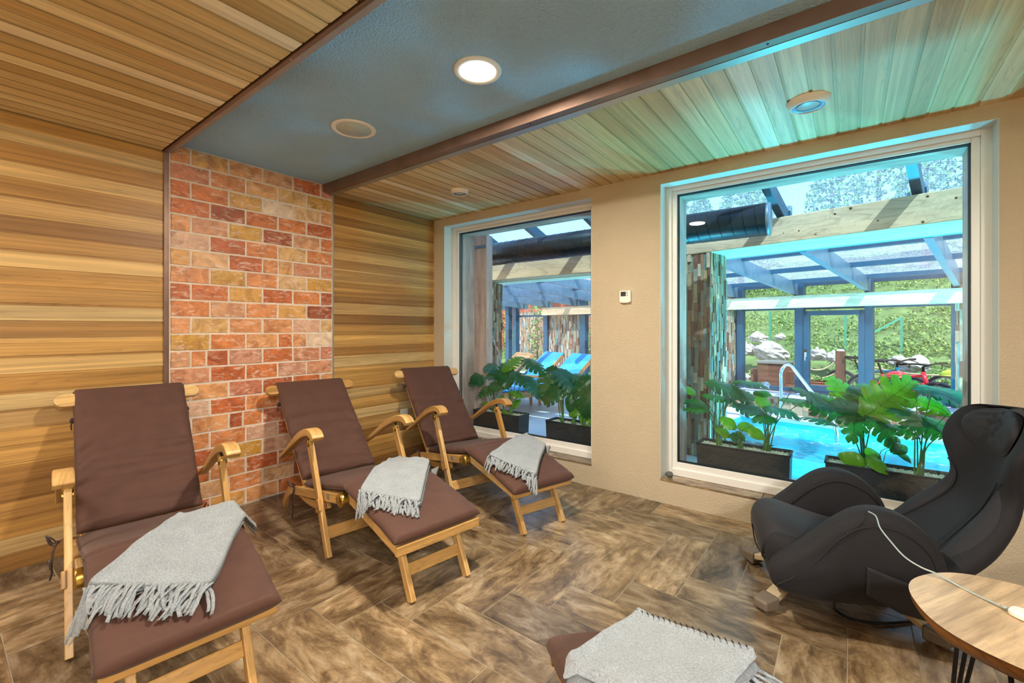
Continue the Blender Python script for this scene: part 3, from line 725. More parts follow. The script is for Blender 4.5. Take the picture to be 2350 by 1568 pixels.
# ------------------------------------------------------------------ steamer deck chairs
# local frame: x towards the foot end, y across, z up; origin on the floor under the foot end
CR, KN, FT = (-1.056, .281), (-.479, .405), (.030, .300)
def smoothstep(a, b, x):
    t = max(0, min(1, (x - a) / (b - a))); return t * t * (3 - 2 * t)
def pad(path, W, th, seed, wr=.004, fr=26.0, low=None, taper=1.0, name='cushion', parent=None, mt=None, ncross=44, step=.009, endr=.025):
    """padded cloth slab; path = top surface polyline (s, z)"""
    pts = [Vector((p[0], 0, p[1])) for p in path]
    L = [0]
    for i in range(1, len(pts)): L.append(L[-1] + (pts[i] - pts[i - 1]).length)
    tot = L[-1]; n = max(8, int(tot / step)); rows = []
    for i in range(n + 1):
        d = tot * i / n; k = 0
        while k < len(L) - 2 and d > L[k + 1]: k += 1
        f = (d - L[k]) / max(1e-6, L[k + 1] - L[k]); p = pts[k].lerp(pts[k + 1], f)
        t = (pts[k + 1] - pts[k]).normalized(); nr = Vector((-t.z, 0, t.x))
        if nr.z < 0: nr = -nr
        e = min(d, tot - d); round_ = math.sqrt(max(0.0, 1 - (1 - min(1, e / endr)) ** 2)) * .86 + .14
        amt = 1.0 if low is None else low(i / n)
        row = []
        for j in range(ncross):
            a = 2 * math.pi * j / ncross; ca, sa = math.cos(a), math.sin(a)
            yy = W * math.copysign(abs(ca) ** .22, ca); q = math.copysign(abs(sa) ** .75, sa) * th / 2 * round_
            # piped side seam: small ridge
            if abs(sa) < .12: yy += math.copysign(.003, ca)
            c = p - nr * (th / 2) + nr * q
            dd = 0
            if sa > .05:
                wv = noise.noise(Vector((d * fr + 3 * math.sin(yy * 5 + seed), yy * 4.0, seed)))
                dd = wr * amt * (wv + .6 * abs(noise.noise(Vector((d * fr * 2.2 + yy * 6, yy * 3, seed + 7))))) * sa
                dd += .006 * noise.noise(Vector((d * 4, yy * 5, seed + 3)))
            c = c + nr * dd; c.y = yy + .003 * noise.noise(Vector((d * 14, seed, j * .0)))
            row.append(c)
        rows.append(row)
    mb = MB(); b0 = mb.grid(rows, closed_v=True)
    mb.face(tuple(range(b0, b0 + ncross))[::-1], smooth=True); mb.face(tuple(range(b0 + n * ncross, b0 + (n + 1) * ncross)), smooth=True)
    return mb.build(name, mt or M['cushion'], parent)
def arc_strip(pts, w_dir, width, thick_fn, mb, rnd):
    """board following a curve in the x-z plane; thickness normal to the curve, width along y"""
    n = len(pts); top = []; bot = []
    for i, p in enumerate(pts):
        p = Vector(p); t = (Vector(pts[min(i + 1, n - 1)]) - Vector(pts[max(i - 1, 0)])).normalized(); nr = Vector((-t.z, 0, t.x)); h = thick_fn(i / (n - 1)) / 2
        top.append(p + nr * h); bot.append(p - nr * h)
    base = len(mb.v); L = 0; Ls = [0]
    for i in range(1, n): L += (Vector(pts[i]) - Vector(pts[i - 1])).length; Ls.append(L)
    w2 = [width(i / (n - 1)) / 2 if callable(width) else width / 2 for i in range(n)]
    for i in range(n):
        mb.v += [top[i] + Vector((0, w_dir - w2[i], 0)), top[i] + Vector((0, w_dir + w2[i], 0)), bot[i] + Vector((0, w_dir + w2[i], 0)), bot[i] + Vector((0, w_dir - w2[i], 0))]
    for i in range(n - 1):
        a = base + i * 4; b = a + 4
        for k in range(4):
            k2 = (k + 1) % 4
            mb.face((a + k, b + k, b + k2, a + k2), [(Ls[i], k * .03), (Ls[i + 1], k * .03), (Ls[i + 1], k * .03 + .03), (Ls[i], k * .03 + .03)], rnd, smooth=False)
    mb.face((base, base + 1, base + 2, base + 3), [(0, 0), (0, .02), (.01, .02), (.01, 0)], rnd)
    e = base + (n - 1) * 4; mb.face((e + 3, e + 2, e + 1, e), [(0, 0), (0, .02), (.01, .02), (.01, 0)], rnd)
def bez(p0, p1, p2, p3, n):
    out = []
    for i in range(n + 1):
        t = i / n; out.append(tuple((1 - t) ** 3 * a + 3 * (1 - t) ** 2 * t * b + 3 * (1 - t) * t * t * c + t ** 3 * d for a, b, c, d in zip(p0, p1, p2, p3)))
    return out
def rr3(): return (random.random(), random.random(), random.random())
def bow(parent, s, w, z, side, big=1.0):
    """tape tied round the frame with two loops and two tails"""
    m = MB(); K = Vector((s, w, z))
    def ribbon(pts, wd=.007):
        m.tube([K + Vector(p) for p in pts], wd * .5, n=6, flat=.35)
    ribbon([(0, 0, 0), (-.02 * big, side * .02, .02), (-.045 * big, side * .03, .025), (-.05 * big, side * .02, .0), (-.025 * big, side * .012, -.008), (0, 0, 0)])
    ribbon([(0, 0, 0), (.015 * big, side * .018, .03), (.035 * big, side * .028, .03), (.04 * big, side * .02, .008), (.02, side * .01, -.004), (0, 0, 0)])
    ribbon([(0, 0, 0), (.006, side * .012, -.03), (.004, side * .016, -.08), (.014, side * .014, -.15 * big), (.01, side * .02, -.19 * big)])
    ribbon([(0, 0, 0), (.02, side * .01, -.02), (.034, side * .014, -.05), (.03, side * .02, -.09 * big), (.045, side * .018, -.115 * big)])
    m.lathe([(.001, -.007), (.007, -.004), (.007, .004), (.001, .007)], K, 8, axis=(1, 0, 0))
    return m.build('tie', M['tie'], parent)

def deck_chair(label, loc, ang, recline=0.0, seed=1.0, bows=True):
    random.seed(int(seed * 97))
    t = thing('deck_chair', label, 'chair', (loc[0], loc[1], 0), ang, 'folding timber deck chairs with brown cushions')
    cr = Vector((CR[0], 0, CR[1]))
    def back(s, z):
        v = Vector((s, 0, z)) - cr; c, s_ = math.cos(recline), math.sin(recline)
        return (cr.x + v.x * c - v.z * s_, cr.z + v.x * s_ + v.z * c)
    T = back(-1.597, .813); HB = back(-1.564, .772)
    du = Vector((T[0] - CR[0], 0, T[1] - CR[1])).normalized(); nb = Vector((du.z, 0, -du.x))
    if nb.z < 0: nb = -nb
    A = Vector((CR[0], 0, CR[1])) - nb * .058 - du * .03
    B = Vector((HB[0], 0, HB[1])) - nb * .040 + du * .01
    for sg in (-1, 1):
        m = MB(); m.bar(A + Vector((0, sg * .208, 0)), B + Vector((0, sg * .208, 0)), .022, .036, up=nb); m.build('back_rail', M['teak'], t, bevel=.003)
    m = MB(); LB = (B - A).length
    for k in range(11):
        p = A + du * (.07 + k * (LB - .12) / 10); m.bar(p + Vector((0, -.197, 0)) + nb * .008, p + Vector((0, .197, 0)) + nb * .008, .012, .040, up=du)
    m.build('back_slats', M['teak'], t, bevel=.002)
    # headboard: long board with rounded ends, slightly thicker in the middle
    m = MB(); hb = Vector((HB[0], 0, HB[1])) - nb * .022; W = .300; h = .036; o = []
    for k in range(13):
        a = -math.pi / 2 + math.pi * k / 12; o.append(hb + Vector((0, W - h + math.cos(a) * h, 0)) + du * (math.sin(a) * h))
    for k in range(13):
        a = math.pi / 2 + math.pi * k / 12; o.append(hb + Vector((0, -W + h + math.cos(a) * h, 0)) + du * (math.sin(a) * h))
    m.prism([p - nb * .012 for p in o], nb * .024, rr3()); m.build('headboard', M['teak'], t, bevel=.004)
    # seat rails (two), with brass hinge at the front end
    S0, S1 = Vector((-1.24, 0, .178)), Vector((-.50, 0, .322))
    for sg in (-1, 1):
        m = MB(); m.bar(S0 + Vector((0, sg * .236, 0)), S1 + Vector((0, sg * .236, 0)), .022, .050); m.build('seat_rail', M['teak'], t, bevel=.003)
        h_ = MB(); c = S1 + Vector((.014, sg * .236, .0))
        h_.lathe([(.001, -.018), (.032, -.018), (.034, -.012), (.034, .012), (.032, .018), (.001, .018)], c, 20, axis=(0, 1, 0), cap=False)
        h_.bar(c + Vector((-.05, sg * .013, -.012)), c + Vector((0, sg * .013, 0)), .002, .03); h_.build('brass_hinge', M['brass'], t)
        h_ = MB(); h_.bar(Vector((-.66, sg * .2475, .292)), Vector((-.63, sg * .2475, .298)), .0015, .028); h_.build('maker_plate', M['galv'], t)
    m = MB()
    for k in range(7):
        p = S0.lerp(S1, .22 + k * .12); m.bar(p + Vector((0, -.225, .016)), p + Vector((0, .225, .016)), .045, .012)
    m.build('seat_slats', M['teak'], t, bevel=.002)
    # curved rear legs
    for sg in (-1, 1):
        m = MB(); pts = bez((-1.475, 0, .004), (-1.40, 0, .13), (-1.30, 0, .185), (-1.10, 0, .170), 10) + bez((-1.10, 0, .170), (-1.0, 0, .16), (-.85, 0, .17), (-.72, 0, .225), 6)[1:]
        arc_strip(pts, sg * .212, .022, lambda q: .052 - .012 * q, m, rr3()); m.build('rear_leg', M['teak'], t, bevel=.003)
    m = MB(); m.bar((-1.40, -.205, .10), (-1.40, .205, .10), .03, .02); m.build('rear_stretcher', M['teak'], t, bevel=.002)
    # front legs up to the arms
    FB, FTp = Vector((-.593, 0, 0)), Vector((-.862, 0, .556))
    dl = (FTp - FB).normalized()
    for sg in (-1, 1):
        m = MB(); m.bar(FB + Vector((0, sg * .263, 0.001)), FTp + Vector((0, sg * .263, 0)), .024, .046, up=(1, 0, 0)); m.build('front_leg', M['teak'], t, bevel=.003)
        m = MB(); p = FB + dl * .27; m.bar(p + Vector((.006, sg * .276, 0)) - dl * .035, p + Vector((.006, sg * .276, 0)) + dl * .03, .016, .058, up=(1, 0, 0)); m.build('leg_block', M['teak'], t, bevel=.004)
        for q in (-.018, .014):
            b_ = MB(); b_.lathe([(.004, 0), (.004, .0015)], p + dl * q + Vector((0, sg * .284, 0)), 10, axis=(0, sg, 0)); b_.build('dowel', M['table_edge'], t)
        m = MB(); q = FTp
        m.lathe([(.001, -.002), (.019, -.002), (.019, .002), (.001, .002)], q + Vector((0, sg * .277, -.012)), 18, axis=(0, 1, 0), cap=False)
        m.lathe([(.001, -.002), (.019, -.002), (.019, .002), (.001, .002)], q + Vector((.024, sg * .263, -.020)), 18, axis=(1, 0, -.48), cap=False)
        m.bar(q + Vector((.022, sg * .263, -.04)), q + Vector((0, sg * .263, .012)), .034, .004, up=(1, 0, .5)); m.build('brass_bracket', M['brass'], t)
        m = MB(); m.tube([q + Vector((0, sg * .263, -.01)), q + Vector((0, sg * .263, .04))], .006, 10); m.build('pivot_bolt', M['black_metal'], t)
    m = MB(); p = FB + dl * .12; m.bar(p + Vector((0, -.25, 0)), p + Vector((0, .25, 0)), .022, .062, up=dl); m.build('front_stretcher', M['teak'], t, bevel=.003)
    # arms: drop to the back, curl over at the front
    for sg in (-1, 1):
        m = MB(); pts = bez((-1.318, 0, .372), (-1.15, 0, .45), (-.98, 0, .58), (-.82, 0, .612), 12) + bez((-.82, 0, .612), (-.775, 0, .620), (-.735, 0, .618), (-.712, 0, .588), 7)[1:]
        arc_strip(pts, sg * .276, lambda q: .040 + .022 * smoothstep(.1, .8, q), lambda q: .020 + .020 * smoothstep(0, .55, q) - .006 * smoothstep(.85, 1, q), m, rr3())
        m.build('arm', M['teak'], t, bevel=.006, seg=3)
        m = MB(); m.bar((-1.30, sg * .245, .378), (-1.30, sg * .215, .378), .012, .012); m.build('arm_pin', M['brass'], t)
    # foot rest frame
    K0, K1 = Vector((-.475, 0, .330)), Vector((.012, 0, .236))
    for sg in (-1, 1):
        m = MB(); m.bar(K0 + Vector((0, sg * .205, 0)), K1 + Vector((0, sg * .205, 0)), .022, .040); m.build('footrest_rail', M['teak'], t, bevel=.003)
        m = MB(); m.bar(Vector((.024, sg * .148, 0.001)), Vector((-.098, sg * .148, .240)), .024, .042, up=(1, 0, 0)); m.build('foot_leg', M['teak'], t, bevel=.003)
    m = MB(); m.bar((.018, -.222, .238), (.018, .222, .238), .020, .040); m.build('footrest_end_rail', M['teak'], t, bevel=.003)
    m = MB()
    for k in range(6):
        p = K0.lerp(K1, .1 + k * .15); m.bar(p + Vector((0, -.195, .012)), p + Vector((0, .195, .012)), .04, .012)
    m.build('footrest_slats', M['teak'], t, bevel=.002)
    m = MB(); m.bar((-.034, -.136, .112), (-.034, .136, .112), .018, .050, up=(-.45, 0, .9)); m.build('foot_stretcher', M['teak'], t, bevel=.003)
    # cushions
    Tt = (T[0], T[1])
    pad([(Tt[0] - du.x * -.0, Tt[1]), back(-1.33, .553), (CR[0] - .004, CR[1] + .010)], .229, .050, seed, wr=.023, fr=20, low=lambda f: .15 + 1.1 * smoothstep(.3, .55, f), name='back_cushion', parent=t)
    pad([(CR[0] - .005, CR[1]), (-.9, .315), (-.72, .352), (KN[0] - .012, KN[1] + .0)], .231, .050, seed + 2, wr=.004, name='seat_cushion', parent=t)
    pad([(KN[0] + .002, KN[1] + .001), (-.36, .392), (-.18, .352), (FT[0] + (0 if seed == 2.3 else .022), FT[1] + (.002 if seed == 2.3 else -.012))], .231, .052 if seed == 2.3 else .060, seed + 4, wr=.003, name='leg_cushion', parent=t)
    # top hood over the headboard
    m = MB(); q = Vector((T[0], 0, T[1])); m.bar(q - nb * .045 + Vector((0, -.2275, 0)) - du * .012, q - nb * .045 + Vector((0, .2275, 0)) - du * .012, .05, .055, up=du); m.build('cushion_hood', M['cushion'], t, bevel=.012, seg=3)
    if bows:
        for sg in (-1, 1):
            q = cr.lerp(Vector((T[0], 0, T[1])), .80) - nb * .055
            m = MB(); m.lathe([(.001, -.016), (.012, -.010), (.014, 0), (.010, .012), (.001, .016)], q + Vector((0, sg * .232, 0)), 10, axis=du); m.tube([q + Vector((0, sg * .232, 0)), q + Vector((.012, sg * .240, -.02)), q + Vector((.01, sg * .238, -.045))], .003, 6); m.build('tie_knot', M['tie'], t)
        if seed == 1.0:
            bow(t, -.775, -.292, .365, -1, .7)
            m = MB(); m.tube([(-1.02, -.19, .292), (-.93, -.235, .31), (-.85, -.27, .35), (-.78, -.288, .366)], .0032, 6, flat=.4); m.build('tie_tape', M['tie'], t)
        else: bow(t, -1.175, -.243, .215, -1)
        bow(t, -1.175, .243, .215, 1, .7)
    return t

def pad_z(s):
    """height of the cushion top along the chair"""
    P = [CR, (-.9, .315), (-.72, .352), KN, (-.36, .392), (-.18, .352), (FT[0], FT[1])]
    if s <= P[0][0]: return P[0][1]
    if s >= P[-1][0]: return P[-1][1]
    for a, b in zip(P, P[1:]):
        if a[0] <= s <= b[0]: return a[1] + (b[1] - a[1]) * (s - a[0]) / (b[0] - a[0])
def drape_z(s, w):
    z = pad_z(min(s, FT[0])) + .004
    ow = max(0, abs(w) - .228); os = max(0, s - FT[0])
    return z - min(.16, 1.6 * ow + 1.5 * os)
CH = [((-1.594, .500), R(-6.8), R(-6.2)), ((-1.498, 1.413), R(-9.2), 0.0), ((-1.46, 2.21), R(-16.7), R(-3.2))]
def to_chair(k, P):
    (x, y), a, _ = CH[k]; dx, dy = P.x - x, P.y - y; c, s = math.cos(a), math.sin(a)
    return dx * c + dy * s, -dx * s + dy * c
def hit(k, px, py, off=.048):
    z = .40
    for _ in range(12):
        P = on_z(px, py, z); s, w = to_chair(k, P); z = .5 * z + .5 * (drape_z(s, w) + off)
    return s, w

def blanket(label, k, corners, fringe_edges, seed, layers=3, th=.011, sag=.006, fl=.075, roll=False):
    """folded throw lying on chair k; corners A B C D in the chair's own plan; fringe along D-C"""
    (x, y), a, _ = CH[k]
    t = thing('fleece_blanket', label, 'blanket', (x, y, 0), a, 'folded grey fringed blankets')
    random.seed(int(seed * 31))
    A, B, C, D = [Vector((c[0], c[1], 0)) for c in corners]
    cen = (A + B + C + D) / 4
    nu, nv = 40, 34
    mb = MB()
    for ly in range(layers):
        sh = (layers - 1 - ly)
        jit = [Vector((random.uniform(-.012, .012), random.uniform(-.012, .012), 0)) * (0 if ly == layers - 1 else 1) for _ in range(4)]
        q = [(p + j) if sh == 0 else (cen + (p + j - cen) * (1.0 - .015 * sh)) for p, j in zip((A, B, C, D), jit)]
        top = []; bot = []
        for i in range(nu + 1):
            rt = []; rb = []
            for j in range(nv + 1):
                u, v = i / nu, j / nv
                # u along A->D (towards the fringe), v along A->B
                p = q[0].lerp(q[3], u).lerp(q[1].lerp(q[2], u), v)
                # rounded corners and softly waving edges
                e = min(u, 1 - u, v, 1 - v)
                wob = Vector((noise.noise(Vector((u * 3, v * 3, seed))), noise.noise(Vector((u * 3, v * 3, seed + 5))), 0)) * .010
                p = p + wob
                cu = min(1, min(u, 1 - u) / .05); cv = min(1, min(v, 1 - v) / .05)
                edge = math.sqrt(max(0, 1 - (1 - min(1, e / .035)) ** 2))
                corner = (1 - cu) * (1 - cv); p = p.lerp(cen, corner * .022)
                z = drape_z(p.x, p.y) + .002 + ly * (th + .0015)
                z += sag * noise.noise(Vector((p.x * 7, p.y * 7, seed + ly))) + .004 * noise.noise(Vector((p.x * 19, p.y * 19, seed)))
                z = max(z, drape_z(p.x, p.y) + .001 + ly * th * .8)
                bul = (.016 if ly == layers - 1 else 0) * (math.exp(-((v) / .07) ** 2) + math.exp(-((1 - v) / .07) ** 2) + math.exp(-(u / .08) ** 2)) * .7
                h = th * .5 * edge
                rt.append(Vector((p.x, p.y, z + th * .5 + h + bul * edge))); rb.append(Vector((p.x, p.y, z + th * .5 - h)))
            top.append(rt); bot.append(rb)
        b0 = mb.grid(top); b1 = mb.grid([r_[::-1] for r_ in bot])
        # close the rim
        n = nv + 1
        for i in range(nu):
            for j, jj in ((0, 0), (nv, nv)):
                a0 = b0 + i * n + j; a1 = b0 + (i + 1) * n + j; c0 = b1 + i * n + (nv - jj); c1 = b1 + (i + 1) * n + (nv - jj)
                mb.face((a0, a1, c1, c0) if j == 0 else (a1, a0, c0, c1), smooth=True)
        for j in range(nv):
            for i in (0, nu):
                a0 = b0 + i * n + j; a1 = a0 + 1; c0 = b1 + i * n + (nv - j); c1 = c0 - 1
                mb.face((a1, a0, c0, c1) if i == 0 else (a0, a1, c1, c0), smooth=True)
    mb.build('folded_cloth', M['wool'], t)
    # fringe
    fb = MB()
    for (P0, P1, out, n, ln, lay) in fringe_edges:
        P0 = Vector((*P0, 0)); P1 = Vector((*P1, 0)); out = Vector((*out, 0)).normalized()
        for i in range(n):
            f = (i + .5 + random.uniform(-.2, .2)) / n
            p = P0.lerp(P1, f); d = (out + Vector((random.gauss(0, .30), random.gauss(0, .30), 0))).normalized(); L = ln * random.uniform(.8, 1.15)
            wd = .0105 * random.uniform(.85, 1.15); sd = Vector((-d.y, d.x, 0)); z0 = lay * (th + .0015) + th * .6
            rows = []; tw = random.uniform(-.9, .9); curl = random.uniform(-.012, .02)
            for s_ in range(8):
                g_ = s_ / 7; pp = p - d * .012 + d * (L * g_); pp = pp + sd * (random.uniform(-.002, .002) + .012 * math.sin(g_ * 2.2 + tw * 3) * g_)
                z = drape_z(pp.x, pp.y) + .004 + z0 * (1 - g_ * .9) + abs(curl) * math.sin(g_ * math.pi) * .8
                an = tw * g_; wv = sd * math.cos(an) * wd / 2; zz = math.sin(an) * wd / 2
                z = max(z, drape_z(pp.x, pp.y) + .004 + abs(zz))
                rows.append([Vector((pp.x, pp.y, z)) - wv - Vector((0, 0, zz)), Vector((pp.x, pp.y, z)) + wv + Vector((0, 0, zz))])
            fb.grid(rows)
    fo = fb.build('fringe', M['wool'], t, solid=.0022); fo['kind'] = 'stuff'
    return t

deck_chair('deck chair nearest the left edge of the photo, against the timber wall', CH[0][0], CH[0][1], CH[0][2], 1.0)
deck_chair('middle deck chair of the wall row, standing in front of the salt bricks', CH[1][0], CH[1][1], CH[1][2], 2.3)
deck_chair('farthest deck chair, beside the left window and in front of the wall socket', CH[2][0], CH[2][1], CH[2][2], 3.7)
CH.append(((-.505, 1.218), R(133), 0.0))
deck_chair('deck chair showing only its brown leg rest at the bottom of the photo', CH[3][0], CH[3][1], 0.0, 4.9, bows=False)

def quad_of(k, pxs, off=.048): return [hit(k, px, py, off) for px, py in pxs]
def throw(label, k, pxs, seed, n=26, fl=.075, **kw):
    A, B, C, D = quad_of(k, pxs)
    o = ((D[0] - A[0] + C[0] - B[0]), (D[1] - A[1] + C[1] - B[1]))
    lerp = lambda P, Q, f: (P[0] + (Q[0] - P[0]) * f, P[1] + (Q[1] - P[1]) * f)
    fr = [(D, C, o, n, fl, 2), (lerp(D, C, .03), lerp(D, C, .97), o, n, fl * 1.15, 0), (lerp(D, C, .0), lerp(D, C, 1), o, n - 4, fl * .95, 1)]
    return blanket(label, k, [A, B, C, D], fr, seed, **kw)
throw('grey fringed blanket laid askew on the leg rest of the nearest left deck chair', 0, [(412, 1180), (594, 1205), (484, 1334), (190, 1352)], 1.0, n=30, fl=.085)
throw('grey fringed blanket folded on the leg rest of the middle deck chair', 1, [(890, 1054), (1010, 1066), (965, 1150), (822, 1128)], 2.0, n=24, fl=.07)
throw('grey fringed blanket folded on the leg rest of the farthest deck chair', 2, [(1182, 1001), (1265, 1022), (1232, 1088), (1120, 1066)], 3.0, n=22, fl=.06)
A4, B4, C4, D4 = quad_of(3, [(1462, 1392), (1287, 1530), (1560, 1680), (1742, 1482)], .085)
lerp = lambda P, Q, f: (P[0] + (Q[0] - P[0]) * f, P[1] + (Q[1] - P[1]) * f)
o4 = (D4[0] - A4[0] + C4[0] - B4[0], D4[1] - A4[1] + C4[1] - B4[1])
bl4 = blanket('grey blanket with a stitched edge, at the bottom edge of the photo', 3, [A4, B4, C4, D4], [(D4, C4, o4, 12, .07, 0), (lerp(D4, C4, .0), lerp(D4, C4, .6), o4, 9, .075, 1)], 4.0, sag=.006, th=.021)
st = MB()
for k in range(19):
    f = .03 + k * .05; P = lerp(A4, D4, f); Q = (P[0] + (cenx := (B4[0] - A4[0])) * .055, P[1] + (B4[1] - A4[1]) * .055)
    z = drape_z(*P) + .050; z2 = drape_z(*Q) + .084
    st.tube([(P[0], P[1], z), (P[0] + (Q[0] - P[0]) * .25, P[1] + (Q[1] - P[1]) * .25, (z + z2) / 2 + .004), (Q[0], Q[1], z2)], .0016, 5)
st.build('edge_stitching', M['seam'], bl4)
# ------------------------------------------------------------------ black massage chair
# local frame: x runs from the front of the seat to the back, y towards the camera side, z up
MA = R(196)
mc = thing('massage_chair', 'black padded massage chair with wing-like arms facing into the room beside the large window', 'armchair', (-.30, 2.34, 0), R(16))
# local +x = backwards (+cos16, +sin16), local +y = away from camera; camera side is -y
def crm(pts, n, closed=False):
    """Catmull-Rom resample"""
    P = [Vector(p) for p in pts]; m = len(P); out = []
    segs = m if closed else m - 1
    for i in range(segs):
        p0 = P[(i - 1) % m] if closed or i > 0 else P[i]; p1 = P[i]; p2 = P[(i + 1) % m]; p3 = P[(i + 2) % m] if closed or i < m - 2 else P[i + 1]
        for k in range(n):
            t = k / n
            out.append(.5 * ((2 * p1) + (-p0 + p2) * t + (2 * p0 - 5 * p1 + 4 * p2 - p3) * t * t + (-p0 + 3 * p1 - 3 * p2 + p3) * t ** 3))
    if not closed: out.append(P[-1].copy())
    return out
def puff(outline, y0, y1, rad, cen=None, n=6, steps=7, bulge=0.0):
    """closed outline in (x, z) blown up between y0 and y1 with a rounded rim"""
    O = crm([(p[0], 0, p[1]) for p in outline], n, True)
    c = Vector((sum(p.x for p in O) / len(O), 0, sum(p.z for p in O) / len(O))) if cen is None else Vector((cen[0], 0, cen[1]))
    m = len(O); nrm = []
    for i in range(m):
        tn = (O[(i + 1) % m] - O[i - 1]).normalized(); v = Vector((tn.z, 0, -tn.x))
        if v.dot(O[i] - c) < 0 and False: v = -v
        nrm.append(v)
    area_ = sum(O[i].x * O[(i + 1) % m].z - O[(i + 1) % m].x * O[i].z for i in range(m))
    if area_ < 0: nrm = [-v for v in nrm]
    rows = []
    def ring(ins, y, shrink=1.0):
        return [Vector(((c.x + (p.x - v.x * ins - c.x) * shrink), y, (c.z + (p.z - v.z * ins - c.z) * shrink))) for p, v in zip(O, nrm)]
    mid = (y0 + y1) / 2; sg = 1
    for k in range(steps + 1):
        a = math.pi / 2 * (1 - k / steps); rows.append(ring(rad * (1 - math.cos(a)), y0 + rad - rad * math.sin(a)))
    for k in range(steps + 1):
        a = math.pi / 2 * (k / steps); rows.append(ring(rad * (1 - math.cos(a)), y1 - rad + rad * math.sin(a)))
    pre = [ring(rad, y0 - bulge * (1 - s_ ** 2), s_) for s_ in (.05, .3, .55, .8, .93)]
    post = [ring(rad, y1 + bulge * (1 - s_ ** 2), s_) for s_ in (.93, .8, .55, .3, .05)]
    rows = pre + rows + post
    mb = MB(); b0 = mb.grid(rows, closed_v=True)
    mb.face(tuple(range(b0, b0 + m))[::-1], smooth=True); mb.face(tuple(range(b0 + (len(rows) - 1) * m, b0 + len(rows) * m)), smooth=True)
    return mb
wing = [(-.035, .20), (-.005, .255), (.06, .31), (.12, .365), (.18, .425), (.25, .478), (.32, .497), (.40, .480), (.47, .425), (.515, .345), (.52, .26), (.47, .185), (.38, .145), (.22, .125), (.06, .120), (-.02, .145)]
puff(wing, -.315, -.190, .045, bulge=.012).build('near_arm_wing', M['black_fabric'], mc)
wf = [(x, z) for x, z in wing]
puff(wf, .190, .315, .045, bulge=.012).build('far_arm_wing', M['black_fabric'], mc)
# body between the wings
body = [(-.035, .20), (-.040, .265), (-.01, .318), (.05, .325), (.16, .295), (.30, .262), (.45, .262), (.53, .25), (.52, .19), (.42, .14), (.22, .115), (.04, .100), (-.02, .13)]
puff(body, -.235, .235, .06).build('seat_body', M['black_fabric'], mc)
# seat cushion with rolled front lip
rows = []
spine = crm([(-.046, 0, .235), (-.046, 0, .290), (-.020, 0, .330), (.03, 0, .343), (.12, 0, .322), (.24, 0, .292), (.36, 0, .278), (.47, 0, .285)], 5)
for i, p in enumerate(spine):
    f = i / (len(spine) - 1); W = .150 + .055 * math.sin(min(1, f * 2.2) * math.pi / 2); row = []
    for k in range(25):
        v = -1 + 2 * k / 24; dip = .028 * (1 - abs(v) ** 2.2); edge = .03 * (abs(v) ** 5)
        row.append(Vector((p.x + .01 * abs(v) ** 3, v * W, p.z - .012 + dip - edge)))
    rows.append(row)
m = MB(); m.grid(rows); m.build('seat_cushion', M['pillow_fabric'], mc, solid=.02)
# reclined back: cross-sections along a rising spine
sp_pts = [(.38, .20, .205, .08), (.47, .235, .245, .10), (.55, .285, .270, .11), (.64, .37, .262, .115), (.715, .46, .225, .10), (.755, .54, .200, .09), (.785, .62, .215, .085), (.81, .70, .245, .08), (.835, .77, .25, .07), (.86, .825, .215, .055), (.875, .855, .14, .04), (.88, .865, .05, .02)]
def backshape(f):
    x = f * (len(sp_pts) - 1); i = min(int(x), len(sp_pts) - 2); t = x - i
    P = [sp_pts[max(0, i - 1)], sp_pts[i], sp_pts[i + 1], sp_pts[min(len(sp_pts) - 1, i + 2)]]
    return [.5 * (2 * P[1][c] + (-P[0][c] + P[2][c]) * t + (2 * P[0][c] - 5 * P[1][c] + 4 * P[2][c] - P[3][c]) * t * t + (-P[0][c] + 3 * P[1][c] - 3 * P[2][c] + P[3][c]) * t ** 3) for c in range(4)]
def back_pt(f, v, side=1, lift=0.0):
    x, z, W, T_ = backshape(f); x2, z2, _, _ = backshape(min(1, f + .01)); x1, z1, _, _ = backshape(max(0, f - .01))
    t = Vector((x2 - x1, 0, z2 - z1)).normalized(); nr = Vector((-t.z, 0, t.x))
    if nr.z < 0: nr = -nr
    # the front dishes between the side bolsters
    dish = .030 * (1 - min(1, abs(v) / .75) ** 2) * smoothstep(.95, .6, f)
    off = (T_ / 2 - dish * (1 if side > 0 else 0) + lift) * side
    fwd = .075 * abs(v) ** 1.7 * smoothstep(.42, .66, f)      # the head wings curl forward
    return Vector((x - fwd, W * v, z)) + nr * off
rows = []
NF, NV = 60, 20
for i in range(NF + 1):
    f = i / NF; row = []
    x, z, W, T_ = backshape(f)
    for k in range(2 * NV):
        a = 2 * math.pi * k / (2 * NV); ca, sa = math.cos(a), math.sin(a)
        v = math.copysign(abs(ca) ** .62, ca); q = math.copysign(abs(sa) ** .72, sa)
        P = back_pt(f, v, 1); Q = back_pt(f, v, -1); mid = (P + Q) / 2
        row.append(mid.lerp(P, q) if q >= 0 else mid.lerp(Q, -q))
    rows.append(row)
m = MB(); b0 = m.grid(rows, closed_v=True)
m.face(tuple(range(b0, b0 + 2 * NV))[::-1], smooth=True); m.face(tuple(range(b0 + NF * 2 * NV, b0 + (NF + 1) * 2 * NV)), smooth=True)
m.build('reclined_back', M['black_fabric'], mc)
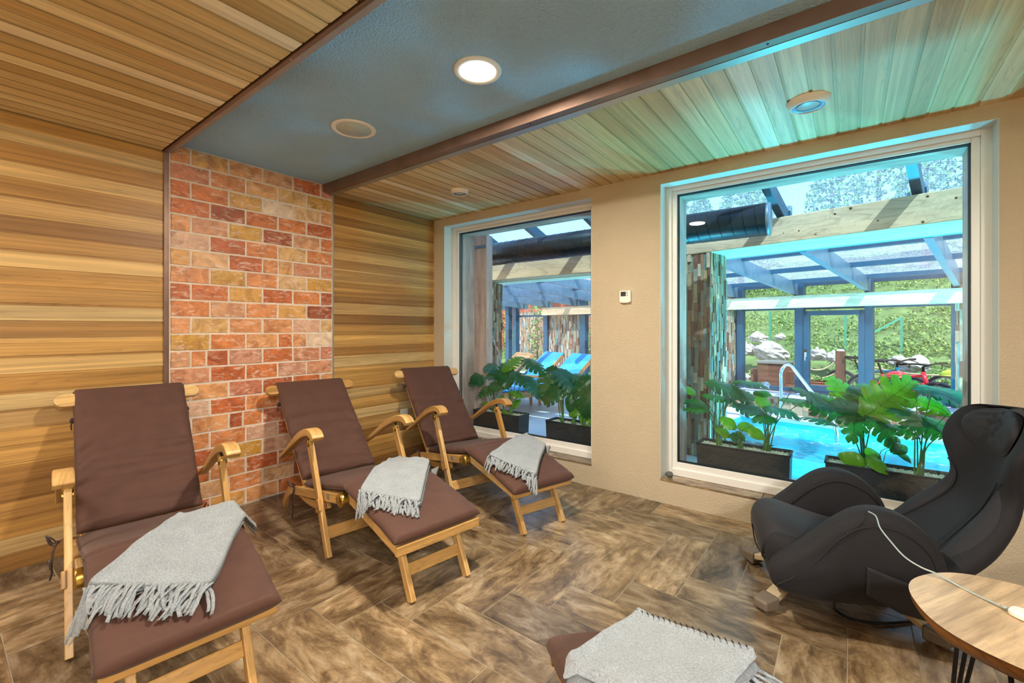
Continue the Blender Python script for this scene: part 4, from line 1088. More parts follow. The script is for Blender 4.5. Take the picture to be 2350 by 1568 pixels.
# side bolsters laid on the back
for sg in (-1, 1):
    rows = []
    for i in range(25):
        f = .16 + .34 * i / 24; w_ = math.sin(math.pi * i / 24) ** .6 if 0 < i < 24 else 0; row = []
        for k in range(13):
            v = -1 + 2 * k / 12; vv = .74 + v * .22 * w_
            lift = .020 * math.sqrt(max(0, 1 - v * v)) * w_
            P = back_pt(f, vv, 1); mid = (back_pt(f, vv, 1) + back_pt(f, vv, -1)) / 2
            qq = max(0, 1 - abs(vv) ** (1 / .62)) ** .36
            P = mid.lerp(P, min(1, qq)); x_, z_, _, _ = backshape(f)
            row.append(Vector((P.x - lift * .7, sg * P.y, P.z + lift * .7 - .002)))
        rows.append(row)
    m = MB(); m.grid(rows); m.build('side_bolster', M['pillow_fabric'], mc)
def seam(pts, r=.0034): 
    m = MB(); m.tube(pts, r, 5); return m.build('seam', M['seam'], mc)
for sg in (-1, 1):
    pts = []
    for i in range(25):
        f = .14 + .38 * i / 24; P = back_pt(f, .50 + .30 * (abs(i / 12 - 1)) ** 3, 1); pts.append(Vector((P.x - .002, sg * P.y, P.z + .003)))
    seam(pts, .003)
# head pillow, creased
rows = []
for i in range(31):
    u = -1 + 2 * i / 30; row = []
    for j in range(31):
        v = -1 + 2 * j / 30
        # square to disc
        du_, dv_ = u * math.sqrt(1 - v * v / 2), v * math.sqrt(1 - u * u / 2)
        f = .73 + du_ * .125; P = back_pt(f, dv_ * .66, 1)
        r2 = du_ * du_ + dv_ * dv_; h = .052 * math.sqrt(max(0, 1 - r2 ** 1.6))
        cr_n = noise.noise(Vector((dv_ * 3.2 + du_ * 1.2, du_ * 2.0, 3.3)))
        h *= 1 - .28 * math.exp(-(cr_n / .09) ** 2) * (1 - r2)
        h += .005 * noise.noise(Vector((dv_ * 2.3, du_ * 2.3, 9)))*(1-r2)
        row.append(P + Vector((-.62, 0, .55)) * h + Vector((-.002, 0, .002)))
    rows.append(row)
m = MB(); m.grid(rows); m.build('head_pillow', M['pillow_fabric'], mc)
# seams
for sg in (-1, 1):
    inner = [p for p in crm([(x, 0, z) for x, z in [(-.02, .235), (.07, .30), (.14, .365), (.20, .425), (.27, .470), (.34, .484), (.42, .455), (.48, .40), (.508, .34)]], 6)]
    seam([Vector((p.x, sg * .1885, p.z - .030)) for p in inner])
    outer = [Vector((p.x, sg * .306, p.z - .0)) for p in crm([(x, 0, z) for x, z in [(-.02, .165), (.05, .215), (.12, .29), (.18, .37), (.25, .43), (.33, .447), (.41, .42), (.465, .36), (.487, .28)]], 6)]
    seam([Vector((p.x, sg * .3165, p.z)) for p in outer])
rows_ = [spine[i] for i in range(0, len(spine))]
seam([Vector((-.050 + .012 * (abs(v) ** 2), v * .19, .218 - .03 * math.cos(v * 1.5))) for v in [k / 10 for k in range(-10, 11)]])
# side pocket on the camera side
m = MB(); rows = []
for i in range(15):
    f = i / 14; row = []
    for k in range(9):
        g_ = k / 8; x = .27 + .20 * f; z = .30 - .06 * f - g_ * (.12 - .03 * abs(f - .5)); row.append(Vector((x, -.331 - .004 * math.sin(math.pi * f) + .004 * g_, z)))
    rows.append(row)
m.grid(rows); m.build('side_pocket', M['pillow_fabric'], mc, solid=.003)
# base: curved cross bars with taupe caps
for (x0, y0, x1, y1) in ((-.03, -.20, .10, -.06), (-.03, .20, .10, .06), (.52, -.2, .40, -.06), (.52, .2, .40, .06)):
    m = MB(); m.bar((x0, y0, .035), (x1, y1, .10), .055, .028); m.build('base_bar', M['beige_metal'], mc, bevel=.006)
    d = Vector((x0 - x1, y0 - y1, 0)).normalized(); p = Vector((x0, y0, .032))
    m = MB(); m.bar(p - d * .025, p + d * .055, .075, .058, w1=.060, h1=.040); m.build('foot_cap', M['taupe'], mc, bevel=.010, seg=3)
m = MB(); m.bar((.06, -.09, .105), (.44, -.09, .105), .03, .04); m.bar((.06, .09, .105), (.44, .09, .105), .03, .04); m.build('base_rail', M['taupe'], mc)

# ------------------------------------------------------------------ round side table, remote, cables
TC = Vector((.366, 1.645, 0)); TR = .236; TZ = .450
tb = thing('side_table', 'round wooden side table with a dark bark edge and black hairpin legs', 'table', tuple(TC))
m = MB(); N_ = 72
topv = []; rim = []; low = []
for k in range(N_):
    a = 2 * math.pi * k / N_; r_ = TR * (1 + .012 * math.sin(3 * a + 1) + .008 * math.sin(7 * a))
    topv.append(Vector((math.cos(a) * r_, math.sin(a) * r_, TZ)))
for f in range(1):
    base = len(m.v); m.v.append(Vector((0, 0, TZ))); m.v += topv
    an = R(60)
    uvf = lambda p: (p.x * math.cos(an) + p.y * math.sin(an) + 1, -p.x * math.sin(an) + p.y * math.cos(an) + 1)
    for k in range(N_):
        k2 = (k + 1) % N_; m.face((base, base + 1 + k, base + 1 + k2), [uvf(m.v[base]), uvf(topv[k]), uvf(topv[k2])], (.5, .3, .2))
m.build('table_top', M['table_top'], tb)
m = MB(); rings = []
for q in range(7):
    a = q / 6; ring = []
    for k in range(N_):
        p = topv[k]; ang_ = 2 * math.pi * k / N_; ins = .004 * (1 - math.sin(a * math.pi)) + .012 * a * a + .003 * noise.noise(Vector((ang_ * 5, a * 2, 1)))
        ring.append(Vector((p.x * (1 - ins / TR * (0 if q == 0 else 1)), p.y * (1 - ins / TR * (0 if q == 0 else 1)), TZ - .0004 - a * .036)))
    rings.append(ring)
uvs = [[(k * 2 * math.pi * TR / N_, q * .006) for k in range(N_)] for q in range(7)]
b0 = m.grid(rings, closed_v=True, uvs=uvs, rnd=(.5, .6, .4)); m.face(tuple(range(b0 + 6 * N_, b0 + 7 * N_)), [(v.x, v.y) for v in rings[6]], (.5, .6, .4))
m.build('bark_edge', M['table_edge'], tb)
for k in range(3):
    a = R(258 + 120 * k); c, s = math.cos(a), math.sin(a); o = Vector((c, s, 0)); tg = Vector((-s, c, 0)); m = MB()
    p0 = o * .13 + Vector((0, 0, TZ - .038)); foot = o * .185 + Vector((0, 0, .006))
    for sh, w_ in ((-.045, -.008), (.0, .004), (.045, .008)):
        m.tube([p0 + tg * sh, foot + tg * w_], .005, 8)
    m.bar(p0 + tg * -.055, p0 + tg * .055, .04, .004); m.build('hairpin_leg', M['black_metal'], tb)
rc = thing('remote_control', 'small white corded remote control lying on the round wooden table', 'remote', (.338, 1.672, TZ), R(-28))
m = MB(); o = []
for k in range(24):
    a = 2 * math.pi * k / 24; o.append((math.copysign(abs(math.cos(a)) ** .55, math.cos(a)) * .052 + .038, math.copysign(abs(math.sin(a)) ** .6, math.sin(a)) * .024, .0015))
m.prism(o, (0, 0, .016)); m.build('case', M['white_plastic'], rc, bevel=.005, seg=3)
for k in range(3):
    m = MB(); m.lathe([(.005, 0), (.005, .0015)], (.03 + .016 * k, 0, .0175), 12); m.build('button', M['lamp_off'], rc)
m = MB(); m.tube([(-.030, 0, .009), (-.012, 0, .009)], [.0028, .0042], 8); m.build('strain_relief', M['lamp_off'], rc)
pxs = [(1992.8, 1174.5), (2010, 1185), (2020, 1212), (2044.5, 1243.8), (2075.5, 1278), (2113, 1302), (2151, 1318), (2199.5, 1345), (2251, 1371), (2301, 1392)]
zs = [.500, .502, .497, .488, .478, .470, .462, .4535, .4535, .459]
P0 = [on_z(px, py, z) for (px, py), z in zip(pxs, zs)]
# keep depth growing smoothly from the chair arm to the remote
P0[-1] = Vector((rc.location.x - .030 * math.cos(R(-28)), rc.location.y - .030 * math.sin(R(-28)), TZ + .009))
m = MB(); m.tube(crm(P0, 5), .0024, 8); tag(m.build('remote_cable', M['lamp_off']), 'thin pale cable running from the massage chair arm to the white remote control', 'cable')
pl = [on_z(*q, .007) for q in ((1960, 1366), (1925, 1366), (1914, 1380), (1920, 1402), (1950, 1420), (2000, 1430), (2050, 1430), (2098, 1424), (2150, 1410))]
pl = [pl[0] + Vector((.05, .12, .06))] + pl
m = MB(); m.tube(crm(pl, 5), .0055, 8); tag(m.build('power_cable', M['black_metal']), 'black power cable curving over the floor under the massage chair', 'cable')
# ------------------------------------------------------------------ pool hall beyond the window wall
random.seed(21)
DW = 7.2                                       # plane of the outer glass wall, hall frame
def hbox(mb, a0, a1, b0, b1, z0, z1, rnd=None):
    """box aligned with the hall frame"""
    c = hall((a0 + a1) / 2, (b0 + b1) / 2, (z0 + z1) / 2); mb.box(c, (abs(a1 - a0), abs(b1 - b0), abs(z1 - z0)), rnd, rot=HG)
# ground, deck
deck = MB(); PA0, PA1, PB0, PB1 = -2.42, 2.4, 3.98, 6.28       # pool outline, hall frame
def hq(mb, pts, z): mb.quad([hall(a, b, z) for a, b in pts], [(a, b) for a, b in pts])
def b_at(a): return (YO - HX.y * a) / HY.y      # hall depth of the building's outer face
hq(deck, [(-14, b_at(-14)), (PA0, b_at(PA0)), (PA0, DW + .1), (-14, DW + .1)], 0)
hq(deck, [(PA0, PB1), (6, PB1), (6, DW + .1), (PA0, DW + .1)], 0)
hq(deck, [(PA0, b_at(PA0)), (1.6, b_at(1.6)), (1.6, PB0 - .05), (PA0, PB0 - .05)], -.001)
dk = tag(deck.build('pool_deck', M['deck']), kind='structure')
# pool
po = thing('whirlpool', 'turquoise indoor pool behind the planters of the large window', 'pool', tuple(hall(-.2, 5.0, 0)))
def rel_build(mb, nm, mt, par, bev=0.0, **k):
    L = Vector(par.location)
    mb.v = [p - L for p in mb.v]
    return mb.build(nm, mt, par, bevel=bev, **k)
m = MB(); hbox(m, PA0, 1.2, PB0 - .30, PB0 - .05, -.5, .015); hbox(m, PA0 - .3, PA0, PB0 - .4, PB1 + .14, -.5, .016); hbox(m, PA0, PA1, PB1, PB1 + .16, -.5, .03)
rel_build(m, 'coping', M['deck'], po, .01)
rows = []; 
for i in range(91):
    row = []
    for j in range(46):
        a = PA0 + (PA1 - PA0) * i / 90; b = PB0 - .05 + (PB1 - PB0 + .05) * j / 45
        z = -.045 + .010 * noise.noise(Vector((a * 3.2, b * 3.2, 0))) + .006 * noise.noise(Vector((a * 9, b * 9, 4))); row.append(hall(a, b, z))
    rows.append(row)
m = MB(); m.grid(rows); rel_build(m, 'water', M['water'], po)
m = MB(); hbox(m, PA0, PA1, PB0 - .05, PB1, -.72, -.62)
for q in ((PA0 - .02, PA0 + .01, PB0 - .05, PB1), (PA1 - .01, PA1 + .02, PB0 - .05, PB1), (PA0, PA1, PB0 - .07, PB0 - .04), (PA0, PA1, PB1 - .01, PB1 + .02)): hbox(m, q[0], q[1], q[2], q[3], -.7, -.01)
hbox(m, PA0, PA1, PB1 - .45, PB1, -.7, -.32); hbox(m, PA0, PA0 + .4, PB0, PB1, -.7, -.32)
rel_build(m, 'basin', M['basin'], po)
for a, b in ((-1.5, 5.0), (-.4, 4.9), (.6, 4.9)):  # lamps added in the basin to tint ceiling and window reveals cyan
    m = MB(); m.lathe([(.09, 0), (.09, .012), (.075, .02)], hall(a, b, -.62), 24, cap=False); m.lathe([(.001, .018), (.075, .018)], hall(a, b, -.62), 24, cap=False); rel_build(m, 'cyan_fill_disc', M['cyan_fill_disc'], po)
    area('cyan_fill_lamp', hall(a, b, -.58) - Vector(po.location), .16, 100, (.10, .80, 1.0), po, rot=(R(180), 0, 0))
# stone cladding: upright ledger strips on a box
def ledger(mb, corner, du, width, z0, z1, nrm, sw=.030, sl=.16):
    """cover a vertical face with upright stone strips; corner, du, nrm are vectors"""
    u = 0.0
    while u < width - .004:
        wv = min(sw * random.uniform(.7, 1.3), width - u); z = z0 - random.uniform(0, sl)
        while z < z1:
            L = sl * random.uniform(.5, 1.5); za, zb = max(z, z0), min(z + L, z1)
            if zb - za > .005:
                d = random.uniform(.004, .022); rr = (random.random(), random.random(), random.random())
                c = corner + du * (u + wv / 2) + nrm * (d / 2); c = Vector((c.x, c.y, 0))
                p0 = Vector((c.x, c.y, za + .001)); p1 = Vector((c.x, c.y, zb - .001))
                mb.bar(p0, p1, wv - .0015, d, up=nrm, rnd=rr)
            z += L
        u += wv
def pillar(nm, label, a0, a1, b0, b1, z0, z1, faces='fr', kind=None, cat='pillar', sw=.030):
    o = thing(nm, label, cat, tuple(hall((a0 + a1) / 2, (b0 + b1) / 2, z0))) if not kind else tag(empty(nm, tuple(hall((a0 + a1) / 2, (b0 + b1) / 2, z0))), kind=kind)
    m = MB(); hbox(m, a0 + .02, a1 - .02, b0 + .02, b1 - .02, z0, z1); rel_build(m, 'core', M['grout'], o)
    m = MB()
    if 'f' in faces: ledger(m, hall(a0, b0 + .02), HX, a1 - a0, z0, z1, -HY, sw)
    if 'r' in faces: ledger(m, hall(a1 - .02, b0), HY, b1 - b0, z0, z1, HX, sw)
    if 'l' in faces: ledger(m, hall(a0 + .02, b0), HY, b1 - b0, z0, z1, -HX, sw)
    rel_build(m, 'stone_cladding', M['stone'], o); return o
pillar('stone_pillar', 'tall slate-clad pillar just behind the left side of the large window', -2.45, -1.777, 3.92, 4.28, -.02, 1.85, 'fr')
o = thing('stone_pillar', 'slate-clad pillar beside the pink casing of the left window, partly sunlit', 'pillar', (-3.72, 4.33, 0))
m = MB(); m.box2((-3.93, 4.22, 0), (-3.55, 4.44, 1.74)); rel_build(m, 'core', M['grout'], o)
m = MB(); ledger(m, Vector((-3.95, 4.22, 0)), Vector((1, 0, 0)), .42, 0, 1.74, Vector((0, -1, 0))); ledger(m, Vector((-3.55, 4.20, 0)), Vector((0, 1, 0)), .26, 0, 1.74, Vector((1, 0, 0))); rel_build(m, 'stone_cladding', M['stone'], o)
pillar('stone_pier', 'narrow sunlit stone pier left of the glass wall, beside the round warning sign', -3.05, -2.86, DW - .10, DW + .16, 0, 1.46, 'fr')
pillar('stone_pier', 'stone pier at the right end of the glass wall, right of the bicycles', -.44, .7, DW - .06, DW + .16, 0, 2.0, 'fl')
pillar('stone_wall_panel', 'sunlit stone wall panel behind the blue loungers', -6.89, -5.99, DW + .02, DW + .2, 0, 1.46, 'f', cat='wall')
pillar('garden_wall', 'pale stone garden wall outside the glass, behind the bare wooden lounger', -9.6, -8.1, 8.6, 8.85, 0, 1.62, 'f', cat='wall')

wp = thing('weathered_post', 'pinkish weathered timber post at the left edge of the left window', 'post', (-3.033, 3.5, 0))
m = MB(); m.bar((-3.033, 3.5, 0), (-3.033, 3.5, 2.13), .172, .10, up=(0, 1, 0)); rel_build(m, 'post', M['old_wood'], wp, .004)
m = MB(); m.bar((-3.033, 3.448, 2.0), (-3.033, 3.448, 2.03), .17, .008, up=(0, 1, 0)); rel_build(m, 'metal_strap', M['galv'], wp)
# timber lintel on the pillars, with mint soffit and gutter
ln = thing('timber_lintel', 'large knotty timber beam crossing the upper part of the large window', 'beam', tuple(hall(0, 4.0, 1.86)))
m = MB(); m.bar(hall(-2.45, 4.01, 1.955), hall(2.6, 4.01, 1.955), .18, .205); rel_build(m, 'beam', M['beam'], ln, .006)
m = MB(); hbox(m, -2.45, 2.6, 4.10, 4.42, 1.852, 1.872); rel_build(m, 'soffit', M['mint'], ln)
m = MB(); hbox(m, -1.9, 2.6, 4.42, 4.50, 1.852, 1.90); rel_build(m, 'gutter', M['teal_gutter'], ln)
kn = MB()
for k in range(16):
    a = random.uniform(-1.75, .4); z = random.uniform(1.87, 2.04); r_ = random.uniform(.004, .010); p = hall(a, 3.9195, z); kn.lathe([(.0005, .0015), (r_ * .8, .0012), (r_, .0002)], p, 10, axis=tuple(-HY))
rel_build(kn, 'knots', M['table_edge'], ln)
l2 = thing('timber_lintel', 'sunlit timber beam below the black duct in the left window', 'beam', (-3.0, 4.26, 1.75))
m = MB(); m.bar((-4.9, 4.28, 1.862), (-1.30, 4.28, 1.862), .18, .20); rel_build(m, 'beam', M['beam'], l2, .006)
m = MB(); m.box2((-4.9, 4.37, 1.752), (-1.6, 4.62, 1.762)); rel_build(m, 'soffit', M['mint'], l2)
eb = thing('eaves_beam', 'pale timber beam along the top of the far glass wall, striped by rafter shadows', 'beam', tuple(hall(-4, DW - .08, 1.455)))
m = MB(); m.bar(hall(-6.95, DW - .09, 1.545), hall(-5.2, DW - .09, 1.545), .12, .17); m.bar(hall(-2.98, DW - .09, 1.545), hall(2.0, DW - .09, 1.545), .12, .17); rel_build(m, 'beam', M['beam'], eb, .004)

# round duct along the room wall
du = thing('ventilation_duct', 'thick black round ventilation duct hanging in front of the timber beams', 'duct', (-2.5, 3.83, 2.0))
m = MB(); n_ = 64; prof = []
m.tube([(-5.2, 3.83, 2.0), (-.475, 3.83, 2.0)], .122, 40); rel_build(m, 'pipe', M['duct'], du)
m = MB()
x = -5.1
while x < -.55:
    pts = []
    for k in range(25):
        a = 2 * math.pi * k / 24; pts.append((x + .085 * k / 24, 3.83 + math.cos(a) * .1225, 2.0 + math.sin(a) * .1225))
    m.tube(pts, .0022, 4); x += .085
rel_build(m, 'spiral_seam', M['black_metal'], du)
m = MB(); m.lathe([(.001, .0), (.1235, 0), (.1235, -.02), (.1215, -.02)], (-.474, 3.83, 2.0), 40, axis=(1, 0, 0), cap=False); rel_build(m, 'end_cap', M['galv'], du)

# glass roof: rafters, bars, panes
def roof_z(b): return 1.638 + .078 * (DW - b)
for k in range(-12, 4):
    a = -.42 + .81 * k
    if a < -10: continue
    lab = {-2: 'blue-grey steel roof rafter meeting the pale beam left of the glass door', -1: 'blue-grey steel roof rafter meeting the pale beam at the right edge of the glass door', 0: 'blue-grey steel roof rafter coming down at the right end, above the bicycles'}.get(k, 'blue-grey steel roof rafter in the row seen through the left window')
    rf = thing('roof_rafter', lab, 'rafter', tuple(hall(a, DW, roof_z(DW))), group='steel rafters of the glass roof')
    b0 = 4.52
    m = MB(); p0 = hall(a, b0, roof_z(b0) + .085); p1 = hall(a, DW + .12, roof_z(DW + .12) + .085)
    m.bar(p0, p1, .055, .17); rel_build(m, 'beam', M['galv'], rf, .003)
    m = MB(); hbox(m, a - .034, a + .034, DW - .02, DW + .02, 1.64, 1.80); rel_build(m, 'bracket', M['steel_blue'], rf)
    bm = MB()
    for q in range(8): bm.lathe([(.006, 0), (.005, .004), (.001, .005)], hall(a + random.choice((-.018, .018)), DW - .021, 1.655 + .018 * q), 8, axis=tuple(-HY))
    rel_build(bm, 'bolts', M['chrome'], rf)
cb = thing('roof_bars', 'dark blue cross bars between the rafters of the glass roof', 'roof frame', tuple(hall(-2, 6, 1.85)))
for b in (5.25, 6.15, 6.98, 7.28):
    m = MB(); m.bar(hall(-10, b, roof_z(b) + .165), hall(2.2, b, roof_z(b) + .165), .075, .05); rel_build(m, 'bar', M['steel_blue'], cb)
rg = thing('glass_roof', 'sloping glass roof panes of the pool hall', 'glass roof', tuple(hall(-2, 6, 1.95)))
m = MB(); m.quad([hall(-10, 4.45, roof_z(4.45) + .195), hall(2.2, 4.45, roof_z(4.45) + .195), hall(2.2, DW + .3, roof_z(DW + .3) + .195), hall(-10, DW + .3, roof_z(DW + .3) + .195)]); rel_build(m, 'panes', M['roof_glass'], rg)
# steeper strip of roof next to the building
rg2 = thing('upper_glass_roof', 'steep upper strip of roof glass seen above the knotty timber beam', 'glass roof', tuple(hall(-2, 4, 2.2)))
def up_z(b): return 2.10 + .48 * (4.12 - b)
m = MB(); m.quad([hall(-9, 4.3, up_z(4.3)), hall(2.2, 4.3, up_z(4.3)), hall(2.2, 2.85, up_z(2.85)), hall(-9, 2.85, up_z(2.85))]); rel_build(m, 'panes', M['upper_glass'], rg2)
for k in range(-9, 3):
    a = -.42 + .81 * k
    m = MB(); m.bar(hall(a, 4.25, up_z(4.25) - .06), hall(a, 2.9, up_z(2.9) - .06), .055, .10); rel_build(m, 'rafter', M['steel_blue'], rg2)
    m = MB(); hbox(m, a - .035, a + .035, 4.06, 4.12, 2.05, 2.17); rel_build(m, 'bracket', M['steel_blue'], rg2)

# outer glass wall: posts, door, panes
gw = thing('glass_wall', 'far glass wall of the pool hall with blue-grey steel posts', 'glass wall', tuple(hall(-3.5, DW, 0)))
LZ = .262
for a, w_, z0 in ((-2.80, .09, LZ), (-2.00, .11, LZ), (-1.225, .085, LZ), (-.455, .04, LZ), (-6.96, .12, 0), (-5.90, .15, 0), (-4.6, .1, 0), (-3.5, .1, 0)):
    m = MB(); hbox(m, a - w_ / 2, a + w_ / 2, DW - .03, DW + .09, z0, 1.80); rel_build(m, 'post', M['steel_blue'], gw, .003)
for a0, a1, z0 in ((-2.80, -.45, LZ + .01), (-5.9, -3.0, .0), (-8.1, -6.95, .0)):
    m = MB(); hbox(m, a0, a1, DW - .02, DW + .07, z0, z0 + .055); rel_build(m, 'bottom_rail', M['steel_blue'], gw)
    m = MB(); hbox(m, a0, a1, DW + .0, DW + .07, 1.44, 1.48); rel_build(m, 'top_rail', M['steel_blue'], gw)
m = MB(); m.quad([hall(-7.9, DW + .03, 0.05), hall(-3.0, DW + .03, .05), hall(-3.0, DW + .03, 1.78), hall(-7.9, DW + .03, 1.78)]); m.quad([hall(-2.8, DW + .03, LZ), hall(-.45, DW + .03, LZ), hall(-.45, DW + .03, 1.78), hall(-2.8, DW + .03, 1.78)]); rel_build(m, 'panes', M['hall_glass'], gw)
dw = thing('glass_door', 'blue-grey framed glass door in the far glass wall with a chrome handle', 'door', tuple(hall(-1.6, DW, LZ)))
m = MB(); a0, a1, z0, z1 = -1.94, -1.265, LZ + .06, 1.415
for q in ((a0, a0 + .062, z0, z1), (a1 - .062, a1, z0, z1), (a0, a1, z0, z0 + .07), (a0, a1, z1 - .062, z1)): hbox(m, q[0], q[1], DW - .05, DW + .05, q[2], q[3])
rel_build(m, 'door_frame', M['steel_blue'], dw, .004)
m = MB(); p = hall(a0 + .03, DW - .06, .84); m.tube([p, p - HY * .03, p - HY * .03 + Vector((0, 0, -.11))], .009, 8); m.bar(p + Vector((0, 0, .04)), p - Vector((0, 0, .06)), .03, .012, up=HY); rel_build(m, 'handle', M['chrome'], dw)
ldoor = thing('glass_door', 'open blue door leaf left of the sunlit stone, in the left window', 'door', tuple(hall(-8.05, DW - .1, 0)))
m = MB(); hbox(m, -8.24, -8.12, DW - .1, DW + .02, 0, 1.84); hbox(m, -7.98, -7.86, DW - .1, DW + .02, 0, 1.84); hbox(m, -8.24, -7.86, DW - .1, DW + .02, 1.74, 1.84); rel_build(m, 'door_frame', M['steel_blue'], ldoor, .004)

# ledge with marble top below the glass
lg = thing('pool_ledge', 'low stone-clad ledge with a pale marble top beyond the pool', 'ledge', tuple(hall(-1.5, 6.9, 0)))
m = MB(); hbox(m, -2.86, .7, 6.78, DW - .02, .235, LZ); rel_build(m, 'marble_top', M['marble'], lg, .004)
m = MB(); hbox(m, -2.84, .7, 6.84, DW, 0, .234); rel_build(m, 'core', M['grout'], lg)
m = MB(); ledger(m, hall(-2.84, 6.85), HX, 3.4, .01, .233, -HY, .05, .12); rel_build(m, 'stone_front', M['stone'], lg)
gb = thing('glass_ornament', 'small clear faceted glass ornament on the marble ledge left of the handrail', 'ornament', tuple(hall(-2.36, 6.95, LZ)))
m = MB(); m.lathe([(.05, 0), (.06, .008), (.02, .02), (.02, .03), (.065, .06), (.07, .10), (.05, .14), (.0, .15)], (0, 0, 0), 9, smooth=False, cap=False); m.build('bowl', M['chrome'], gb)
# handrail
hr = thing('pool_handrail', 'bright chrome handrail rising from the far pool edge', 'handrail', tuple(hall(-1.9, 6.3, 0)))
pts = [hall(-1.99, 6.42, .02), hall(-1.99, 6.42, .45), hall(-1.985, 6.40, .60), hall(-1.95, 6.38, .68), hall(-1.90, 6.34, .715), hall(-1.84, 6.30, .705), hall(-1.78, 6.25, .65), hall(-1.60, 6.12, .46), hall(-1.42, 6.0, .27), hall(-1.30, 5.9, .1), hall(-1.27, 5.88, -.1)]
m = MB(); m.tube(crm(pts, 5), .021, 12); rel_build(m, 'rail', M['chrome'], hr)
m = MB(); m.lathe([(.05, 0), (.05, .012), (.022, .018)], hall(-1.99, 6.42, .016), 16, cap=False); rel_build(m, 'floor_flange', M['chrome'], hr)
# round warning sign
sg_ = thing('warning_sign', 'round white and red prohibition sign on the stone pier left of the pale beam', 'sign', tuple(hall(-2.955, DW - .13, 1.565)))
m = MB(); m.lathe([(.001, .004), (.088, .004), (.09, 0)], (0, 0, 0), 28, axis=tuple(-HY), cap=False); m.build('disc', M['white_plastic'], sg_)
m = MB(); m.tube([Vector((0, 0, 0)) - HY * .005 + HX * (math.cos(a) * .076) + Vector((0, 0, math.sin(a) * .076)) for a in [2 * math.pi * k / 28 for k in range(28)]], .0075, 5, closed=True); m.bar(-HY * .006 + HX * -.052 + Vector((0, 0, .052)), -HY * .006 + HX * .052 + Vector((0, 0, -.052)), .012, .004, up=HY); m.build('red_ring', M['helmet_red'], sg_)
m = MB(); m.bar(-HY * .0055 + HX * -.02 + Vector((0, 0, -.04)), -HY * .0055 + HX * .012 + Vector((0, 0, .01)), .016, .003, up=HY); m.bar(-HY * .0055 + HX * .012 + Vector((0, 0, .01)), -HY * .0055 + HX * -.012 + Vector((0, 0, .038)), .014, .003, up=HY); m.lathe([(.001, .002), (.011, .002)], -HY * .0045 + HX * .022 + Vector((0, 0, .036)), 12, axis=tuple(-HY), cap=False); m.build('figure', M['blue_paint'], sg_)
m = MB(); hbox(m, -3.05, -2.86, DW - .12, DW - .02, 1.462, 1.70); tag(m.build('sign_backing_block', M['stone']), 'small stone block behind the round prohibition sign', 'block')
# ------------------------------------------------------------------ wicker planters and monstera plants
random.seed(5)
PZ = .183
def planter(label, x0, x1, y0=3.272, y1=3.442, z0=PZ, z1=.372):
    o = thing('wicker_planter', label, 'planter', ((x0 + x1) / 2, (y0 + y1) / 2, z0), group='black wicker planters on the outer window sills')
    W, D, H = x1 - x0, y1 - y0, z1 - z0
    m = MB()
    # outer walls slightly tapered, inner walls and rim
    t = .012; tp = .006
    def ringz(ins, z): return [(-W / 2 + ins, -D / 2 + ins, z), (W / 2 - ins, -D / 2 + ins, z), (W / 2 - ins, D / 2 - ins, z), (-W / 2 + ins, D / 2 - ins, z)]
    levels = [(tp, 0), (0, H), (t, H), (t, H - .05)]
    Rg = [ringz(i_, z) for i_, z in levels]
    for a, b in zip(Rg, Rg[1:]):
        for k in range(4):
            k2 = (k + 1) % 4; L = (Vector(a[k2]) - Vector(a[k])).length; h = (Vector(b[k]) - Vector(a[k])).length
            m.quad([a[k], a[k2], b[k2], b[k]], [(k * 1.0, 0), (k * 1.0 + L, 0), (k * 1.0 + L, h), (k * 1.0, h)])
    m.quad([Rg[0][3], Rg[0][2], Rg[0][1], Rg[0][0]])
    m.build('wicker_box', M['wicker'], o)
    m = MB()
    for k in range(4):
        k2 = (k + 1) % 4; a, b = Vector(Rg[1][k]), Vector(Rg[1][k2]); m.tube([a, b], .0055, 6)
    m.build('rim', M['wicker'], o)
    m = MB(); rows = [[Vector((-W / 2 + t + (W - 2 * t) * i / 60, -D / 2 + t + (D - 2 * t) * j / 16, H - .016 + .007 * noise.noise(Vector((i * .9, j * .9, W))))) for j in range(17)] for i in range(61)]
    m.grid(rows)
    for _ in range(420):
        c = Vector((random.uniform(-W / 2 + .02, W / 2 - .02), random.uniform(-D / 2 + .02, D / 2 - .02), H - .011)); r_ = random.uniform(.003, .006)
        n = len(m.v)
        for v in ((1, 0, 0), (-1, 0, 0), (0, 1, 0), (0, -1, 0), (0, 0, 1), (0, 0, -1)): m.v.append(c + Vector(v) * r_ * random.uniform(.7, 1.2))
        for f in ((0, 2, 4), (2, 1, 4), (1, 3, 4), (3, 0, 4), (2, 0, 5), (1, 2, 5), (3, 1, 5), (0, 3, 5)): m.face([n + q for q in f], smooth=False)
    g_ = m.build('white_gravel', M['gravel'], o); g_['kind'] = 'stuff'
    return o
planter('black wicker planter nearest the left edge of the large window', -.858, -.298)
planter('black wicker planter behind the massage chair in the large window', -.118, .470)
planter('black wicker planter at the left end of the left window, its right end in sunlight', -2.965, -2.408)
planter('black wicker planter at the right end of the left window, partly hidden by the wall', -2.115, -1.60)

